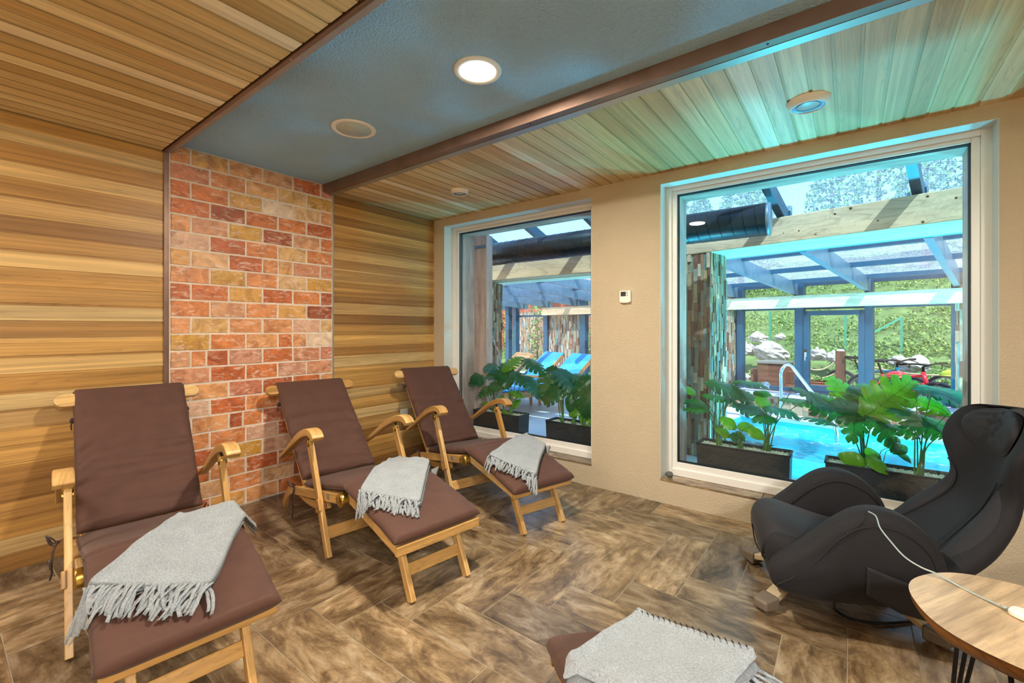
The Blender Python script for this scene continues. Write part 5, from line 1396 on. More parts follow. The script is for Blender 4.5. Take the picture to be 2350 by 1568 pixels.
def leaf_mesh(kind, seed):
    """monstera blade along +x, about 1 long; returns an unlinked mesh builder"""
    random.seed(seed); m = MB()
    splits = {'big': 6, 'mid': 5, 'heart': 0}[kind]
    def half(u):   # half width of the outline
        return .42 * (max(0, math.sin(math.pi * (min(1, u) ** .72))) ** .62) * (1 - .18 * u) if kind != 'heart' else .40 * max(0, math.sin(math.pi * (u ** .62))) ** .7
    def bend(x, y):
        return Vector((x, y, .10 * math.sin(x * 2.4) - .55 * y * y - .16 * x * x + .02 * math.sin(x * 9 + y * 6)))
    for sd in (-1, 1):
        K = splits if splits else 1
        for k in range(max(K, 1)):
            ua, ub = (k / K, (k + 1) / K) if K > 1 else (0, 1)
            n_u = 5 if K > 1 else 14; n_v = 7 if K > 1 else 6
            rows = []; uvs = []
            for i in range(n_u + 1):
                fu = i / n_u; row = []; uvr = []
                for j in range(n_v + 1):
                    fv = j / n_v
                    # fingers narrow outwards and sweep to the tip
                    gap = 0 if K == 1 else max(0, fv - .40) * .50 * (1 if 0 < k or fu > .5 else 1)
                    fuu = .5 + (fu - .5) * (1 - gap)
                    u = ua + (ub - ua) * fuu
                    hw = half(min(.995, max(.004, u)))
                    if k == 0 and kind != 'x': back_ = -.12 * math.sin(math.pi * min(1, fv)) * (1 - fuu) * 1.0
                    else: back_ = 0
                    x = u + .16 * fv * fv * (.35 + u) * (1 - u * .55) + back_; y = sd * hw * fv
                    if K > 1 and fv > .8: y *= 1 - .10 * (abs(fu - .5) * 2) ** 2
                    row.append(bend(x, y)); uvr.append((x, y))
                rows.append(row); uvs.append(uvr)
            if sd > 0: rows = rows[::-1]; uvs = uvs[::-1]
            m.grid(rows, uvs=uvs)
    m.tube([bend(u_ / 10, 0) + Vector((0, 0, -.004)) for u_ in range(11)], [.012 - .0009 * q for q in range(11)], 5)
    return m
LEAF = {}
for kd in ('big', 'mid', 'heart'):
    for mt in ('leaf', 'leaf_bright', 'leaf_blue'):
        ob = leaf_mesh(kd, 3).build('leaf', M[mt]); LEAF[kd, mt] = ob.data; bpy.data.objects.remove(ob)
def put_leaf(plant, c, size, face, tip, kd, mt):
    """c: world centre of the blade, face: blade normal, tip: direction of the tip"""
    z = Vector(face).normalized(); x = Vector(tip); x = (x - z * x.dot(z)).normalized(); y = z.cross(x)
    o = bpy.data.objects.new('leaf', LEAF[kd, mt]); col.objects.link(o); o.parent = plant
    base = Vector(c) - x * size * .45
    mt4 = Matrix(((x.x * size, y.x * size, z.x * size, 0), (x.y * size, y.y * size, z.y * size, 0), (x.z * size, y.z * size, z.z * size, 0), (0, 0, 0, 1)))
    mt4.translation = base - Vector(plant.location)
    o.matrix_local = mt4
    return base
def monstera(label, root, leaves, group=None, stem_r=.0042):
    """leaves: (px, py, size m, y plane, tip direction as picture angle deg, facing (0 edge-on .. 1 full), kind, material)"""
    pl = thing('monstera_plant', label, 'plant', tuple(root), group=group)
    for (px, py, size, Y, ang, fc, kd, mt) in leaves:
        c = on_y(px, py, Y)
        a = R(ang)
        tip = Vector((.80 * math.cos(a), -.6 * math.cos(a) * .4, math.sin(a)))
        size *= .93; fc *= .7 if fc < .9 else 1
        nrm = Vector((.25, -fc, 1.05 - fc)) + Vector((random.uniform(-.25, .25), random.uniform(-.12, .12), random.uniform(-.1, .2)))
        base = put_leaf(pl, c, size, nrm, tip, kd, mt)
        r0 = Vector(root) + Vector((random.uniform(-.022, .022), random.uniform(-.012, .012), -.012)); b_ = base
        mid = r0.lerp(b_, .5) + Vector((0, 0, .05)) + (r0 - b_) * Vector((.12, .12, 0))
        P = [r0, r0.lerp(mid, .5) + Vector((0, 0, .012)), mid, b_.lerp(mid, .35) + Vector((0, 0, .012)), b_]
        L0 = Vector(pl.location); m = MB(); m.tube(crm([p - L0 for p in P], 4), [stem_r * (1 - .45 * q / 16) for q in range(17)], 6); m.build('stem', M['stem'], pl)
    m = MB(); L0 = Vector(pl.location)
    m.lathe([(.016, -.02), (.015, .02), (.010, .05), (.006, .07)], (0, 0, 0), 10); m.build('stem_base', M['stem'], pl)
    return pl
zz = .360
D, B_, U = 'leaf', 'leaf_bright', 'leaf_blue'
monstera('tall monstera at the left end of the planter in the large window', (on_z(1650, 1022, zz)), [
    (1592, 924, .20, 3.34, 195, .35, 'big', D), (1600, 940, .17, 3.30, 215, .3, 'mid', D), (1585, 898, .10, 3.42, 110, .7, 'heart', B_), (1640, 912, .20, 3.44, 20, .3, 'big', D),
    (1668, 893, .30, 3.40, 32, .35, 'big', D), (1718, 880, .24, 3.48, 12, .25, 'mid', D), (1700, 912, .22, 3.46, 10, .3, 'big', U), (1690, 930, .20, 3.36, -12, .3, 'big', U), (1712, 905, .16, 3.5, 40, .4, 'mid', D)])
monstera('dark monstera at the right end of the planter in the large window', (on_z(1757, 1034, zz)), [
    (1720, 938, .22, 3.36, 185, .35, 'big', U), (1752, 924, .15, 3.42, 80, .8, 'mid', B_), (1790, 944, .22, 3.34, -15, .4, 'big', U), (1742, 951, .19, 3.40, 200, .45, 'big', D),
    (1828, 922, .22, 3.42, 8, .3, 'big', D), (1757, 962, .15, 3.30, 230, .4, 'mid', D), (1748, 903, .11, 3.48, 25, .5, 'heart', D), (1862, 912, .26, 3.40, -8, .35, 'big', D), (1885, 930, .20, 3.36, -25, .35, 'big', D)])
monstera('low young plant with round bright leaves between the two monsteras of the large window', (on_z(1700, 1029, zz)), [
    (1672, 972, .12, 3.36, 165, .8, 'heart', B_), (1662, 994, .10, 3.32, 190, .8, 'heart', B_), (1712, 980, .12, 3.40, 40, .7, 'heart', B_), (1733, 994, .12, 3.30, -5, .8, 'heart', B_), (1700, 1000, .08, 3.36, -70, .6, 'heart', D), (1686, 1003, .08, 3.3, -100, .6, 'heart', D)], stem_r=.0025)
monstera('largest monstera with a big backlit leaf, behind the seat of the massage chair', (on_z(1985, 1052, zz)), [
    (2035, 918, .36, 3.38, 35, .95, 'big', B_), (1935, 902, .24, 3.46, 120, .7, 'big', B_), (1965, 930, .30, 3.40, 75, .7, 'big', D), (1925, 945, .26, 3.32, 205, .7, 'big', D), (1900, 925, .24, 3.40, 170, .5, 'big', D),
    (1880, 966, .20, 3.34, 175, .25, 'mid', U), (1960, 965, .24, 3.30, 250, .85, 'big', D), (2000, 955, .22, 3.42, -30, .6, 'big', D), (2025, 985, .24, 3.32, -60, .7, 'big', D), (1985, 895, .22, 3.48, 60, .6, 'big', D), (2075, 945, .22, 3.40, -5, .5, 'big', D)])
monstera('monstera partly hidden behind the massage chair headrest', (on_z(2110, 1092, zz)), [
    (2170, 905, .30, 3.44, 25, .45, 'big', U), (2130, 930, .22, 3.42, 160, .7, 'big', B_), (2190, 925, .24, 3.38, 5, .35, 'big', U), (2085, 955, .24, 3.36, 180, .45, 'mid', D), (2125, 985, .20, 3.30, 200, .6, 'big', D), (2150, 975, .22, 3.38, 10, .45, 'big', D), (2070, 990, .18, 3.34, 215, .6, 'mid', D)])
monstera('small heart-leaved plant at the front of the planter behind the massage chair', (on_z(2018, 1072, zz)), [
    (1958, 1056, .13, 3.29, 170, .9, 'heart', B_), (2012, 1066, .12, 3.28, -30, .8, 'heart', B_), (2062, 1030, .11, 3.34, 60, .7, 'heart', D), (2000, 1040, .09, 3.38, 100, .7, 'heart', B_), (2072, 1045, .09, 3.34, -50, .6, 'heart', D)], stem_r=.0025)
monstera('monstera at the left end of the left window, beside the pink wooden casing', (on_z(1137, 946, zz)), [
    (1095, 868, .22, 3.34, 170, .35, 'big', D), (1090, 880, .18, 3.30, 195, .35, 'mid', D), (1125, 845, .22, 3.42, 150, .5, 'big', U), (1132, 862, .22, 3.38, 170, .5, 'big', D), (1120, 897, .20, 3.34, 235, .6, 'big', D), (1112, 925, .10, 3.30, 160, .4, 'heart', B_)])
monstera('bright monstera in front of the blue loungers, in the left planter', (on_z(1172, 951, zz)), [
    (1175, 835, .26, 3.44, 70, .7, 'big', B_), (1160, 862, .30, 3.38, 100, .8, 'big', D), (1222, 838, .28, 3.42, 8, .4, 'big', D), (1190, 868, .24, 3.34, -10, .5, 'big', D), (1222, 885, .26, 3.36, -40, .6, 'big', U), (1145, 885, .22, 3.32, 200, .6, 'big', D), (1186, 905, .14, 3.38, 30, .7, 'mid', B_)])
monstera('hanging bright leaves in the left planter, between the two monsteras', (on_z(1155, 950, zz)), [(1160, 955, .12, 3.30, -75, .9, 'heart', B_), (1182, 928, .12, 3.40, 60, .8, 'heart', B_), (1150, 915, .09, 3.34, 100, .8, 'heart', B_)], stem_r=.0025)
monstera('drooping dark monstera at the left end of the right-hand planter in the left window', (on_z(1291, 970, zz)), [
    (1262, 878, .32, 3.34, 250, .9, 'big', D), (1285, 858, .28, 3.40, 30, .5, 'big', U), (1300, 872, .28, 3.36, -20, .55, 'big', U), (1275, 900, .26, 3.30, 240, .85, 'big', D), (1305, 895, .24, 3.34, -60, .8, 'big', D), (1265, 912, .18, 3.36, 200, .5, 'heart', B_)])
monstera('large-leaved monstera at the right edge of the left window', (on_z(1341, 980, zz)), [
    (1335, 868, .28, 3.42, 30, .5, 'big', D), (1345, 905, .34, 3.32, 280, .95, 'big', D), (1350, 880, .24, 3.40, 70, .7, 'big', B_), (1325, 940, .16, 3.34, 230, .8, 'heart', B_), (1345, 955, .18, 3.36, 280, .8, 'heart', B_)])
monstera('young heart-leaved plant in the middle of the right-hand planter of the left window', (on_z(1316, 975, zz)), [(1310, 925, .14, 3.32, 260, .9, 'heart', D), (1318, 948, .10, 3.34, 300, .8, 'heart', D), (1330, 930, .10, 3.36, 60, .8, 'heart', B_)], stem_r=.0025)
# ------------------------------------------------------------------ loungers on the deck
random.seed(11)
def sun_lounger(label, px, py, ang, cloth_on=True):
    P = on_z(px, py, .80 if cloth_on else .74); P = P + Vector((math.cos(ang), math.sin(ang), 0)) * .46      # px, py: top of the backrest
    o = thing('sun_lounger', label, 'sun lounger', (P.x, P.y, 0), ang, 'wooden loungers in the pool hall' if cloth_on else None)
    L0, KX, W = 1.25, -.0, .30
    m = MB()
    for sg in (-1, 1): m.bar((.0, sg * W, .27), (1.28, sg * W, .27), .03, .07)
    m.build('side_rails', M['lounger_wood'], o, bevel=.004)
    for x_ in (.12, 1.12):
        for sg in (-1, 1):
            m = MB(); m.bar((x_, sg * (W - .01), .0), (x_, sg * (W - .01), .26), .045, .035); m.build('leg', M['lounger_wood'], o, bevel=.003)
    m = MB()
    for k in range(12): m.bar((.06 + k * .1, -W, .31), (.06 + k * .1, W, .31), .075, .015)
    m.build('seat_slats', M['lounger_wood'], o)
    bt = Vector((-.46, 0, .74))
    m = MB()
    for sg in (-1, 1): m.bar((.02, sg * (W - .02), .30), bt + Vector((0, sg * (W - .02), 0)), .03, .05)
    for k in range(8): p = Vector((.02, 0, .31)).lerp(bt, .08 + k * .125); m.bar(p + Vector((0, -W + .02, 0)), p + Vector((0, W - .02, 0)), .08, .015, up=(.7, 0, .7))
    m.build('backrest', M['lounger_wood'], o)
    m = MB()
    for sg in (-1, 1): m.bar((-.02, sg * (W + .03), .42), (.42, sg * (W + .03), .46), .05, .025); m.bar((.30, sg * (W + .03), .26), (.30, sg * (W + .03), .45), .03, .03)
    m.build('armrests', M['lounger_wood'], o, bevel=.004)
    if cloth_on:
        pad([(bt.x - .01, bt.z + .06), (-.2, .55), (.03, .365)], W - .01, .05, px * .1, name='back_cushion', parent=o, mt=M['blue_cloth'], step=.03)
        pad([(.04, .365), (.6, .365), (1.24, .355)], W - .01, .05, px * .2, name='seat_cushion', parent=o, mt=M['blue_cloth'], step=.03)
    return o
sun_lounger('wooden sun lounger with a blue cushion, left of the two in the left window', 1270, 806, R(243))
sun_lounger('wooden sun lounger with a blue cushion, right of the two in the left window', 1336, 810, R(243))
sun_lounger('bare slatted wooden lounger without a cushion, beside the blue door leaf', 1206, 812, R(243), False)

# ------------------------------------------------------------------ outside: slope, stones, bench, bicycles
gz = -.27
gm_ = MB(); gm_.quad([hall(-30, DW + .12, gz), hall(14, DW + .12, gz), hall(14, 11.5, gz), hall(-30, 11.5, gz)]); tag(gm_.build('ground', M['gravel_path']), kind='structure')
def hill_z(a, b):
    t = max(0, b - 10.2); return gz + .36 * t + .18 * noise.noise(Vector((a * .5, b * .5, 2))) * min(1, t) + .06 * noise.noise(Vector((a * 2, b * 2, 1))) * min(1, t)
rows = [[hall(-30 + 44 * i / 120, 9.9 + 20 * j / 60, hill_z(-30 + 44 * i / 120, 9.9 + 20 * j / 60) - .01) for j in range(61)] for i in range(121)]
m = MB(); m.grid(rows[::-1]); tag(m.build('hillside', M['hill']), kind='structure')
# shrubs and grass covering the slope: uncountable leaves
m = MB()
def clump(mb, c, r_, n, s0, s1, up=.6):
    for _ in range(n):
        d = Vector((random.gauss(0, 1), random.gauss(0, 1), abs(random.gauss(0, up)))); d = d / max(.3, d.length) * r_ * random.uniform(.5, 1)
        p = c + d; s_ = random.uniform(s0, s1); a = Vector((random.uniform(-1, 1), random.uniform(-1, 1), random.uniform(-.2, 1))).normalized(); b = a.orthogonal().normalized(); b = Matrix.Rotation(random.uniform(0, 6.28), 3, a) @ b; c2 = a.cross(b)
        rr = (random.random() ** 1.2, 0, 0)
        n0 = len(mb.v); mb.v += [p - b * s_, p - c2 * s_ * .45, p + b * s_, p + c2 * s_ * .45]; mb.face((n0, n0 + 1, n0 + 2, n0 + 3), None, rr)
for _ in range(1500):
    a = random.uniform(-9, 2.4); b = 10.6 + 8 * random.random() ** 1.5
    dens = smoothstep(-3.2, -1.5, a) * .9 + .15 + .5 * smoothstep(11.5, 13, b)
    if random.random() > dens: continue
    clump(m, hall(a, b, hill_z(a, b) + .05), random.uniform(.12, .26), 26, .02, .05)
so_ = m.build('hillside_shrubs', M['shrub']); tag(so_, 'dense green leafy shrubs and grass covering the slope outside the glass', 'shrubs', kind='stuff')
# rocks
def rock_mesh(seed):
    m = MB(); n, k = 18, 12; rows = []
    for i in range(k + 1):
        th = math.pi * i / k; row = []
        for j in range(n):
            ph = 2 * math.pi * j / n; v = Vector((math.sin(th) * math.cos(ph), math.sin(th) * math.sin(ph), math.cos(th)))
            r_ = 1 + .35 * noise.noise(v * 1.3 + Vector((seed, 0, 0))) + .18 * noise.cell(v * 2.2 + Vector((0, seed, 0))) + .08 * noise.noise(v * 5 + Vector((0, 0, seed)))
            row.append(v * r_)
        rows.append(row)
    m.grid(rows, closed_v=True, smooth=False); o = m.build('rock', M['rock']); me = o.data; bpy.data.objects.remove(o); return me
RK = [rock_mesh(s * 3.7) for s in range(4)]
def rock(label, a, b, s, group=None, sz=(1, 1, .75), name='boulder', k=0):
    o = bpy.data.objects.new(name, RK[k % 4]); col.objects.link(o); p = hall(a, b, hill_z(a, b) if b > 10.2 else gz); o.location = p + Vector((0, 0, s * .45)); o.scale = (s * sz[0], s * sz[1], s * sz[2]); o.rotation_euler = (0, 0, random.uniform(0, 6)); return tag(o, label, 'rock', group)
def at_px(px, py, b): a, z = on_b(px, py, b); return a, z
for (px, py, s, lab, k) in ((1772, 805, .42, 'large craggy white boulder on the slope, left of the glass door', 0), (1718, 800, .30, 'white boulder at the left edge of the outdoor slope, beside the blue post', 1), (1740, 773, .22, 'pale flat boulder above the large craggy one', 2), (1790, 772, .14, 'small round white boulder on top of the rocky slope', 3), (1876, 812, .26, 'tan boulder seen through the glass door', 1), (1912, 818, .22, 'grey boulder beside the wooden post, seen through the glass door', 2), (2100, 835, .30, 'brown-grey boulder behind the bicycle handlebar', 3), (2060, 828, .22, 'low tan boulder under the shrubs behind the red helmet', 0)):
    b = 11.3; a, z = at_px(px, py, b)
    s *= .72; o = rock(lab, a, b, s, sz=(1.1, .8, .72), k=k); o.location.z = z - .02
for i in range(110):
    a = random.uniform(-5.2, 1.0); b = random.uniform(9.9, 11.1); s = random.uniform(.05, .13)
    o = rock('small white rubble stone at the foot of the green slope', a, b, s, 'white rubble stones at the foot of the slope', name='rubble_stone', k=i); o.location.z = hill_z(a, b) + s * .35
# brown wooden box with sleepers
bx_ = thing('wooden_chest', 'brown timber chest with a pale lid edge outside, left of the glass door', 'chest', tuple(hall(-3.05, 8.9, gz)))
def hloc(o, mb, nm, mt, **k): return rel_build(mb, nm, mt, o, **k)
a0, z1 = on_b(1738, 833, 8.9); a1, z0 = on_b(1800, 884, 8.9)
m = MB()
for k in range(5): zz0 = gz + (z1 - gz) * k / 5; hbox(m, a0, a1, 8.9, 8.94, zz0 + .002, zz0 + (z1 - gz) / 5 - .002)
hbox(m, a0, a0 + .03, 8.9, 9.4, gz, z1); hbox(m, a1 - .03, a1, 8.9, 9.4, gz, z1); hloc(bx_, m, 'panels', M['dark_wood'])
m = MB(); hbox(m, a0 - .02, a1 + .02, 8.88, 9.42, z1, z1 + .035); hloc(bx_, m, 'lid', M['pale_metal'])
for (p0, p1, nm, lab, hgt) in ((1722, 1737, 'sleeper_stack', 'short stack of dark sleepers left of the timber chest', 846), (1799, 1823, 'sleeper_stack', 'stack of brown sleepers right of the timber chest, behind the handrail', 852)):
    s0, zt = on_b(p0, hgt, 9.0); s1, _ = on_b(p1, hgt, 9.0); o = thing(nm, lab, 'timber', tuple(hall((s0 + s1) / 2, 9.1, gz)))
    nlay = 3
    for k in range(nlay): m = MB(); h_ = (zt - gz) / nlay; hbox(m, s0 + random.uniform(-.01, .01), s1, 9.0, 9.3, gz + k * h_, gz + (k + 1) * h_ - .006); hloc(o, m, 'sleeper', M['dark_wood'], bev=.006)
# post with ropes
a, zt = on_b(1929, 803, 9.6); ps = thing('rope_post', 'square grey-brown wooden rope post seen through the glass door', 'post', tuple(hall(a, 9.6, gz)))
m = MB(); hbox(m, a - .065, a + .065, 9.54, 9.67, gz, zt - .02); m2 = m; hloc(ps, m, 'post', M['dark_wood'], bev=.01)
m = MB(); m.lathe([(.085, 0), (.06, .03), (.0, .04)], hall(a, 9.6, zt - .02), 4, cap=False, smooth=False); hloc(ps, m, 'cap', M['pale_metal'])
PT = hall(a, 9.6, zt - .12)
for (px, py, sag, lab) in ((1852, 845, .12, 'pale rope sagging from the wooden post to the left'), (2190, 862, .1, 'long pale rope running from the wooden post to the right behind the bicycles'), (1852, 868, .06, 'lower pale rope running left from the wooden post')):
    a2, z2 = on_b(px, py, 9.5); q = hall(a2, 9.5, z2); p_ = PT if 'lower' not in lab else PT - Vector((0, 0, .25))
    m = MB(); m.tube([p_.lerp(q, t / 12) - Vector((0, 0, sag * math.sin(math.pi * t / 12))) for t in range(13)], .014, 6); tag(m.build('barrier_rope', M['rope']), lab, 'rope')
# fence posts on the slope
for (px, y0, y1, lab) in ((1767, 715, 735, 'thin green fence post at the upper left of the slope'), (1940, 724, 778, 'thin green fence post seen through the glass door'), (2069, 727, 792, 'thin green fence post with a slanting brace, right of the glass door')):
    b = 12.6; a, zt = on_b(px, y0, b); _, zb = on_b(px, y1, b); o = thing('fence_post', lab, 'fence post', tuple(hall(a, b, zb)))
    m = MB(); hbox(m, a - .02, a + .02, b - .02, b + .02, min(zb, hill_z(a, b)) - .1, zt); hloc(o, m, 'upright', M['fence_green'])
    if 'brace' in lab: a2, z2 = on_b(2005, 763, b - .3); m = MB(); m.bar(hall(a, b, zt - .02), hall(a2, b - .3, z2), .035, .035); hloc(o, m, 'brace', M['fence_green'])
# flower box
fa, fz = on_b(1880, 868, 8.4); fb_ = thing('flower_box', 'terracotta flower trough outside the glass door', 'flower box', tuple(hall(fa, 8.4, gz)))
m = MB(); hbox(m, fa - .12, fa + .12, 8.32, 8.48, fz - .2, fz - .05); hbox(m, fa - .13, fa + .13, 8.31, 8.49, fz - .07, fz - .05); hbox(m, fa - .1, fa + .1, 8.34, 8.46, gz, fz - .2); hloc(fb_, m, 'trough', M['terracotta'])
m = MB(); clump(m, hall(fa, 8.4, fz - .04), .09, 60, .015, .03); g_ = hloc(fb_, m, 'small_plants', M['shrub']); g_['kind'] = 'stuff'

def bicycle(label, a, b, ang, paint, grp=None, battery=False, wheel_r=.36):
    """local frame: x forward"""
    o = thing('bicycle', label, 'bicycle', tuple(hall(a, b, gz)), HG + ang)
    def wheel(x):
        c = Vector((x, 0, wheel_r)); m = MB()
        m.tube([c + Vector((math.cos(t), 0, math.sin(t))) * (wheel_r - .025) for t in [2 * math.pi * k / 40 for k in range(40)]], .027, 8, closed=True)
        w_ = m.build('wheel', M['tyre'], o)
        m = MB(); m.tube([c + Vector((math.cos(t), 0, math.sin(t))) * (wheel_r - .055) for t in [2 * math.pi * k / 40 for k in range(40)]], .011, 6, closed=True)
        m.tube([c + Vector((0, -.05, 0)), c + Vector((0, .05, 0))], .02, 8)
        for k in range(20):
            t = 2 * math.pi * k / 20; m.tube([c + Vector((math.cos(t + .3) * .02, .02 * (-1) ** k, math.sin(t + .3) * .02)), c + Vector((math.cos(t), 0, math.sin(t))) * (wheel_r - .06)], .0018, 4)
        m.build('rim_and_spokes', M['galv'], w_)
    wheel(.56); wheel(-.56)
    BB = Vector((-.10, 0, .32)); HT, HB_ = Vector((.36, 0, .80)), Vector((.40, 0, .66)); ST = Vector((-.26, 0, .74)); RA, FA = Vector((-.56, 0, wheel_r)), Vector((.56, 0, wheel_r))
    m = MB(); m.tube([BB, HB_], .045 if battery else .026, 10); m.tube([HT - Vector((0, 0, .02)), ST.lerp(BB, .12)], .02, 8); m.tube([BB, ST], .018, 8); m.tube([HT + Vector((-.01, 0, .03)), HB_ + Vector((.01, 0, -.03))], .028, 10)
    for sg in (-1, 1): m.tube([BB + Vector((0, sg * .03, 0)), RA + Vector((0, sg * .055, 0))], .011, 6); m.tube([ST.lerp(BB, .2) + Vector((0, sg * .02, 0)), RA + Vector((0, sg * .055, 0))], .010, 6)
    m.build('frame', M[paint], o)
    if battery:
        m = MB(); d = (HB_ - BB); m.bar(BB + d * .16, BB + d * .90, .07, .105, up=(0, 0, 1)); m.build('battery_cover', M[paint], o, bevel=.015)
    m = MB(); m.tube([HB_ + Vector((.012, 0, -.03)), HB_ + Vector((.025, 0, -.10))], .022, 8)
    for sg in (-1, 1): m.tube([HB_ + Vector((.03, sg * .06, -.08)), FA + Vector((0, sg * .06, 0))], .017, 8)
    m.tube([HB_ + Vector((.03, -.06, -.09)), HB_ + Vector((.03, .06, -.09))], .018, 8); m.build('fork', M['black_metal'], o)
    m = MB(); top = HT + Vector((-.01, 0, .10)); m.tube([HT, top, top + Vector((.06, 0, .03))], .016, 8); m.tube([top + Vector((.0, -.36, .05)), top + Vector((.05, -.15, .05)), top + Vector((.06, 0, .03)), top + Vector((.05, .15, .05)), top + Vector((.0, .36, .05))], .013, 8)
    for sg in (-1, 1): m.tube([top + Vector((0, sg * .26, .05)), top + Vector((.0, sg * .38, .05))], .018, 8); m.tube([top + Vector((.03, sg * .24, .04)), top + Vector((.09, sg * .32, .0))], .007, 6)
    m.build('handlebar', M['black_metal'], o)
    m = MB(); sp_ = ST + (ST - BB).normalized() * .18; m.tube([ST, sp_], .014, 8); m.build('seat_post', M['black_metal'], o)
    m = MB(); m.grid([[sp_ + Vector((-.13 + .26 * i / 8, (j / 6 - .5) * 2 * (.07 - .045 * (i / 8) ** .8) , .04 - .02 * (abs(j / 6 - .5) * 2) ** 2 + .012 * (i / 8 - .5) ** 2)) for j in range(7)] for i in range(9)]); m.build('saddle', M['black_metal'], o, solid=.03)
    m = MB(); m.lathe([(.09, -.005), (.09, .005)], BB + Vector((0, -.05, 0)), 24, axis=(0, 1, 0)); m.bar(BB + Vector((0, -.07, 0)), BB + Vector((.12, -.07, -.12)), .02, .012); m.bar(BB + Vector((0, .07, 0)), BB + Vector((-.12, .07, .12)), .02, .012); m.bar(BB + Vector((.12, -.13, -.12)), BB + Vector((.12, -.07, -.12)), .07, .015); m.bar(BB + Vector((-.12, .13, .12)), BB + Vector((-.12, .07, .12)), .07, .015); m.build('crank_and_pedals', M['black_metal'], o)
    return o
rb = bicycle('red electric bicycle with white lettering on its thick down tube, right of the glass door', -1.126, 8.65, R(-35), 'red_paint', battery=True)
bicycle('dark blue bicycle seen through the glass door', -1.525, 9.35, R(-28), 'blue_paint')
bicycle('red bicycle at the right edge of the view, carrying the yellow-green helmet', -.22, 9.5, R(-32), 'red_paint')
# white unreadable-at-this-size lettering bars along the down tube
m = MB(); BB = Vector((-.10, 0, .32)); HB_ = Vector((.40, 0, .66)); d = (HB_ - BB).normalized(); up = Vector((-d.z, 0, d.x))
BBs = BB + d * .12
x = 0.0
random.seed(3)
for ch in range(11):
    q = BBs + d * (x) + Vector((0, -.0375, 0)); w_ = .022; h_ = .042
    stro = [((0, -1), (0, 1)), ((0, 1), (1, 1)), ((0, 0), (1, 0)), ((1, -1), (1, 1)), ((0, -1), (1, -1))]
    for (u0, v0), (u1, v1) in random.sample(stro, 3): m.bar(q + d * (u0 * w_) + up * (v0 * h_ * .5), q + d * (u1 * w_) + up * (v1 * h_ * .5), .005, .003, up=(0, 1, 0))
    x += .033
m.build('white_lettering', M['white_plastic'], rb)
def helmet(label, px, py, b, mt, r_=.13):
    a, z = on_b(px, py, b); o = thing('bicycle_helmet', label, 'helmet', tuple(hall(a, b, z - r_ * .5)), HG + R(10))
    m = MB(); NR = 9
    for k in range(NR):
        t0 = -math.pi / 2 + math.pi * (k + .12) / NR; t1 = -math.pi / 2 + math.pi * (k + .88) / NR
        rows = []
        for i in range(15):
            s_ = -.12 + (math.pi + .24) * i / 14; row = []
            for t in (t0, (t0 + t1) / 2, t1): row.append(Vector((-math.cos(s_) * r_ * 1.15, math.sin(t) * r_ * .85 * max(.25, math.sin(max(0.05, min(3.09, s_)))) , math.sin(s_) * r_ * .82 * math.cos(t) + .0)))
            rows.append(row)
        m.grid(rows)
    m.build('shell_ribs', mt, o, solid=.014)
    m = MB(); m.tube([Vector((math.cos(t) * r_ * 1.12, math.sin(t) * r_ * .82, .005)) for t in [2 * math.pi * k / 28 for k in range(28)]], .013, 6, closed=True); m.build('lower_rim', mt, o)
    m = MB(); m.lathe([(r_ * .74, 0), (r_ * .66, r_ * .35), (r_ * .4, r_ * .55), (.001, r_ * .62)], (0, 0, 0), 20, cap=False); m.build('inner_pad', M['black_metal'], o)
helmet('red ventilated bicycle helmet hung on the red bicycle', 2059, 858, 8.5, M['helmet_red'], .105)
helmet('yellow-green bicycle helmet at the right edge of the far window', 2183, 855, 8.9, M['helmet_yellow'], .10)
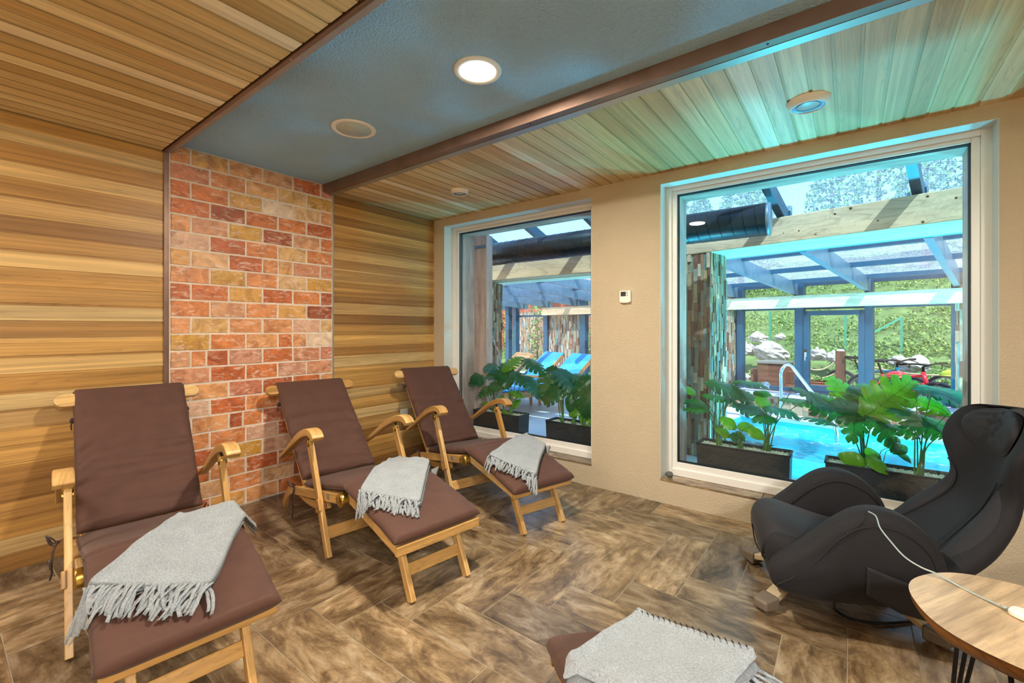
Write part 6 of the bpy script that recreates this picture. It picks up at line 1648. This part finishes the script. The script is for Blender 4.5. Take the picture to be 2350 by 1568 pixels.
# brown balcony railing and chalet wall seen at far left
bl = thing('balcony_railing', 'red-brown wooden balcony railing of the house beyond the stone garden wall', 'railing', tuple(hall(-11, 11.5, 1.2)))
m = MB()
for z in (1.25, 1.42, 1.60, 1.78): hbox(m, -16, -7.2, 11.5, 11.55, z, z + .09)
for k in range(12): a = -16 + k * .8; hbox(m, a, a + .09, 11.5, 11.58, .3, 2.6)
hloc(bl, m, 'slats', M['railing'])
hs = thing('chalet', 'red-brown timber house far beyond the left window', 'house', tuple(hall(-12, 14, 0)))
m = MB()
for k in range(22): hbox(m, -20, -8.2, 14, 14.2, .0 + k * .16, .155 + k * .16)
hloc(hs, m, 'wall', M['railing'])
m = MB(); hbox(m, -20.5, -7.7, 13.2, 16, 3.5, 3.65); hloc(hs, m, 'roof', M['dark_wood'])
for k in range(3): m = MB(); a = -18 + k * 3.2; hbox(m, a, a + .9, 13.97, 14.0, 1.2, 2.3); hloc(hs, m, 'window', M['glass'])
for (px, py, b, n, lab) in ((1232, 780, 8.3, 420, 'leafy green climbing shrub beside the blue post'), (1162, 790, 8.9, 300, 'bright green bush left of the blue door leaf'), (1352, 800, 9.5, 300, 'bright green bush at the right edge of the left window')):
    a, z = on_b(px, py, b); o = thing('garden_bush', lab, 'bush', tuple(hall(a, b, 0))); m = MB()
    for k in range(9): clump(m, hall(a + random.uniform(-.12, .12), b + random.uniform(-.15, .15), .15 + k * .19), .22, n // 9, .02, .05, 1)
    hloc(o, m, 'leaves', M['shrub']); m = MB(); m.tube([hall(a, b, 0), hall(a + .03, b, .8), hall(a, b, 1.6)], [.03, .02, .008], 7); hloc(o, m, 'trunk', M['dark_wood'])
# tall trees on the ridge, seen through the glass roof
for i in range(16):
    a = -14 + i * 1.5 + random.uniform(-.4, .4); b = random.uniform(17, 24); o = thing('ridge_tree', 'green conifer on the ridge above the slope', 'tree', tuple(hall(a, b, hill_z(a, b))), group='conifers on the ridge')
    m = MB(); hgt = random.uniform(4, 7); m.tube([hall(a, b, hill_z(a, b) - .3), hall(a, b, hill_z(a, b) + hgt)], [.12, .02], 7); hloc(o, m, 'trunk', M['dark_wood'])
    m = MB()
    for k in range(14):
        f = k / 14; clump(m, hall(a, b, hill_z(a, b) + .6 + (hgt - .6) * f), 1.3 * (1 - f) + .15, 90, .08, .18, .2)
    hloc(o, m, 'foliage', M['shrub'])
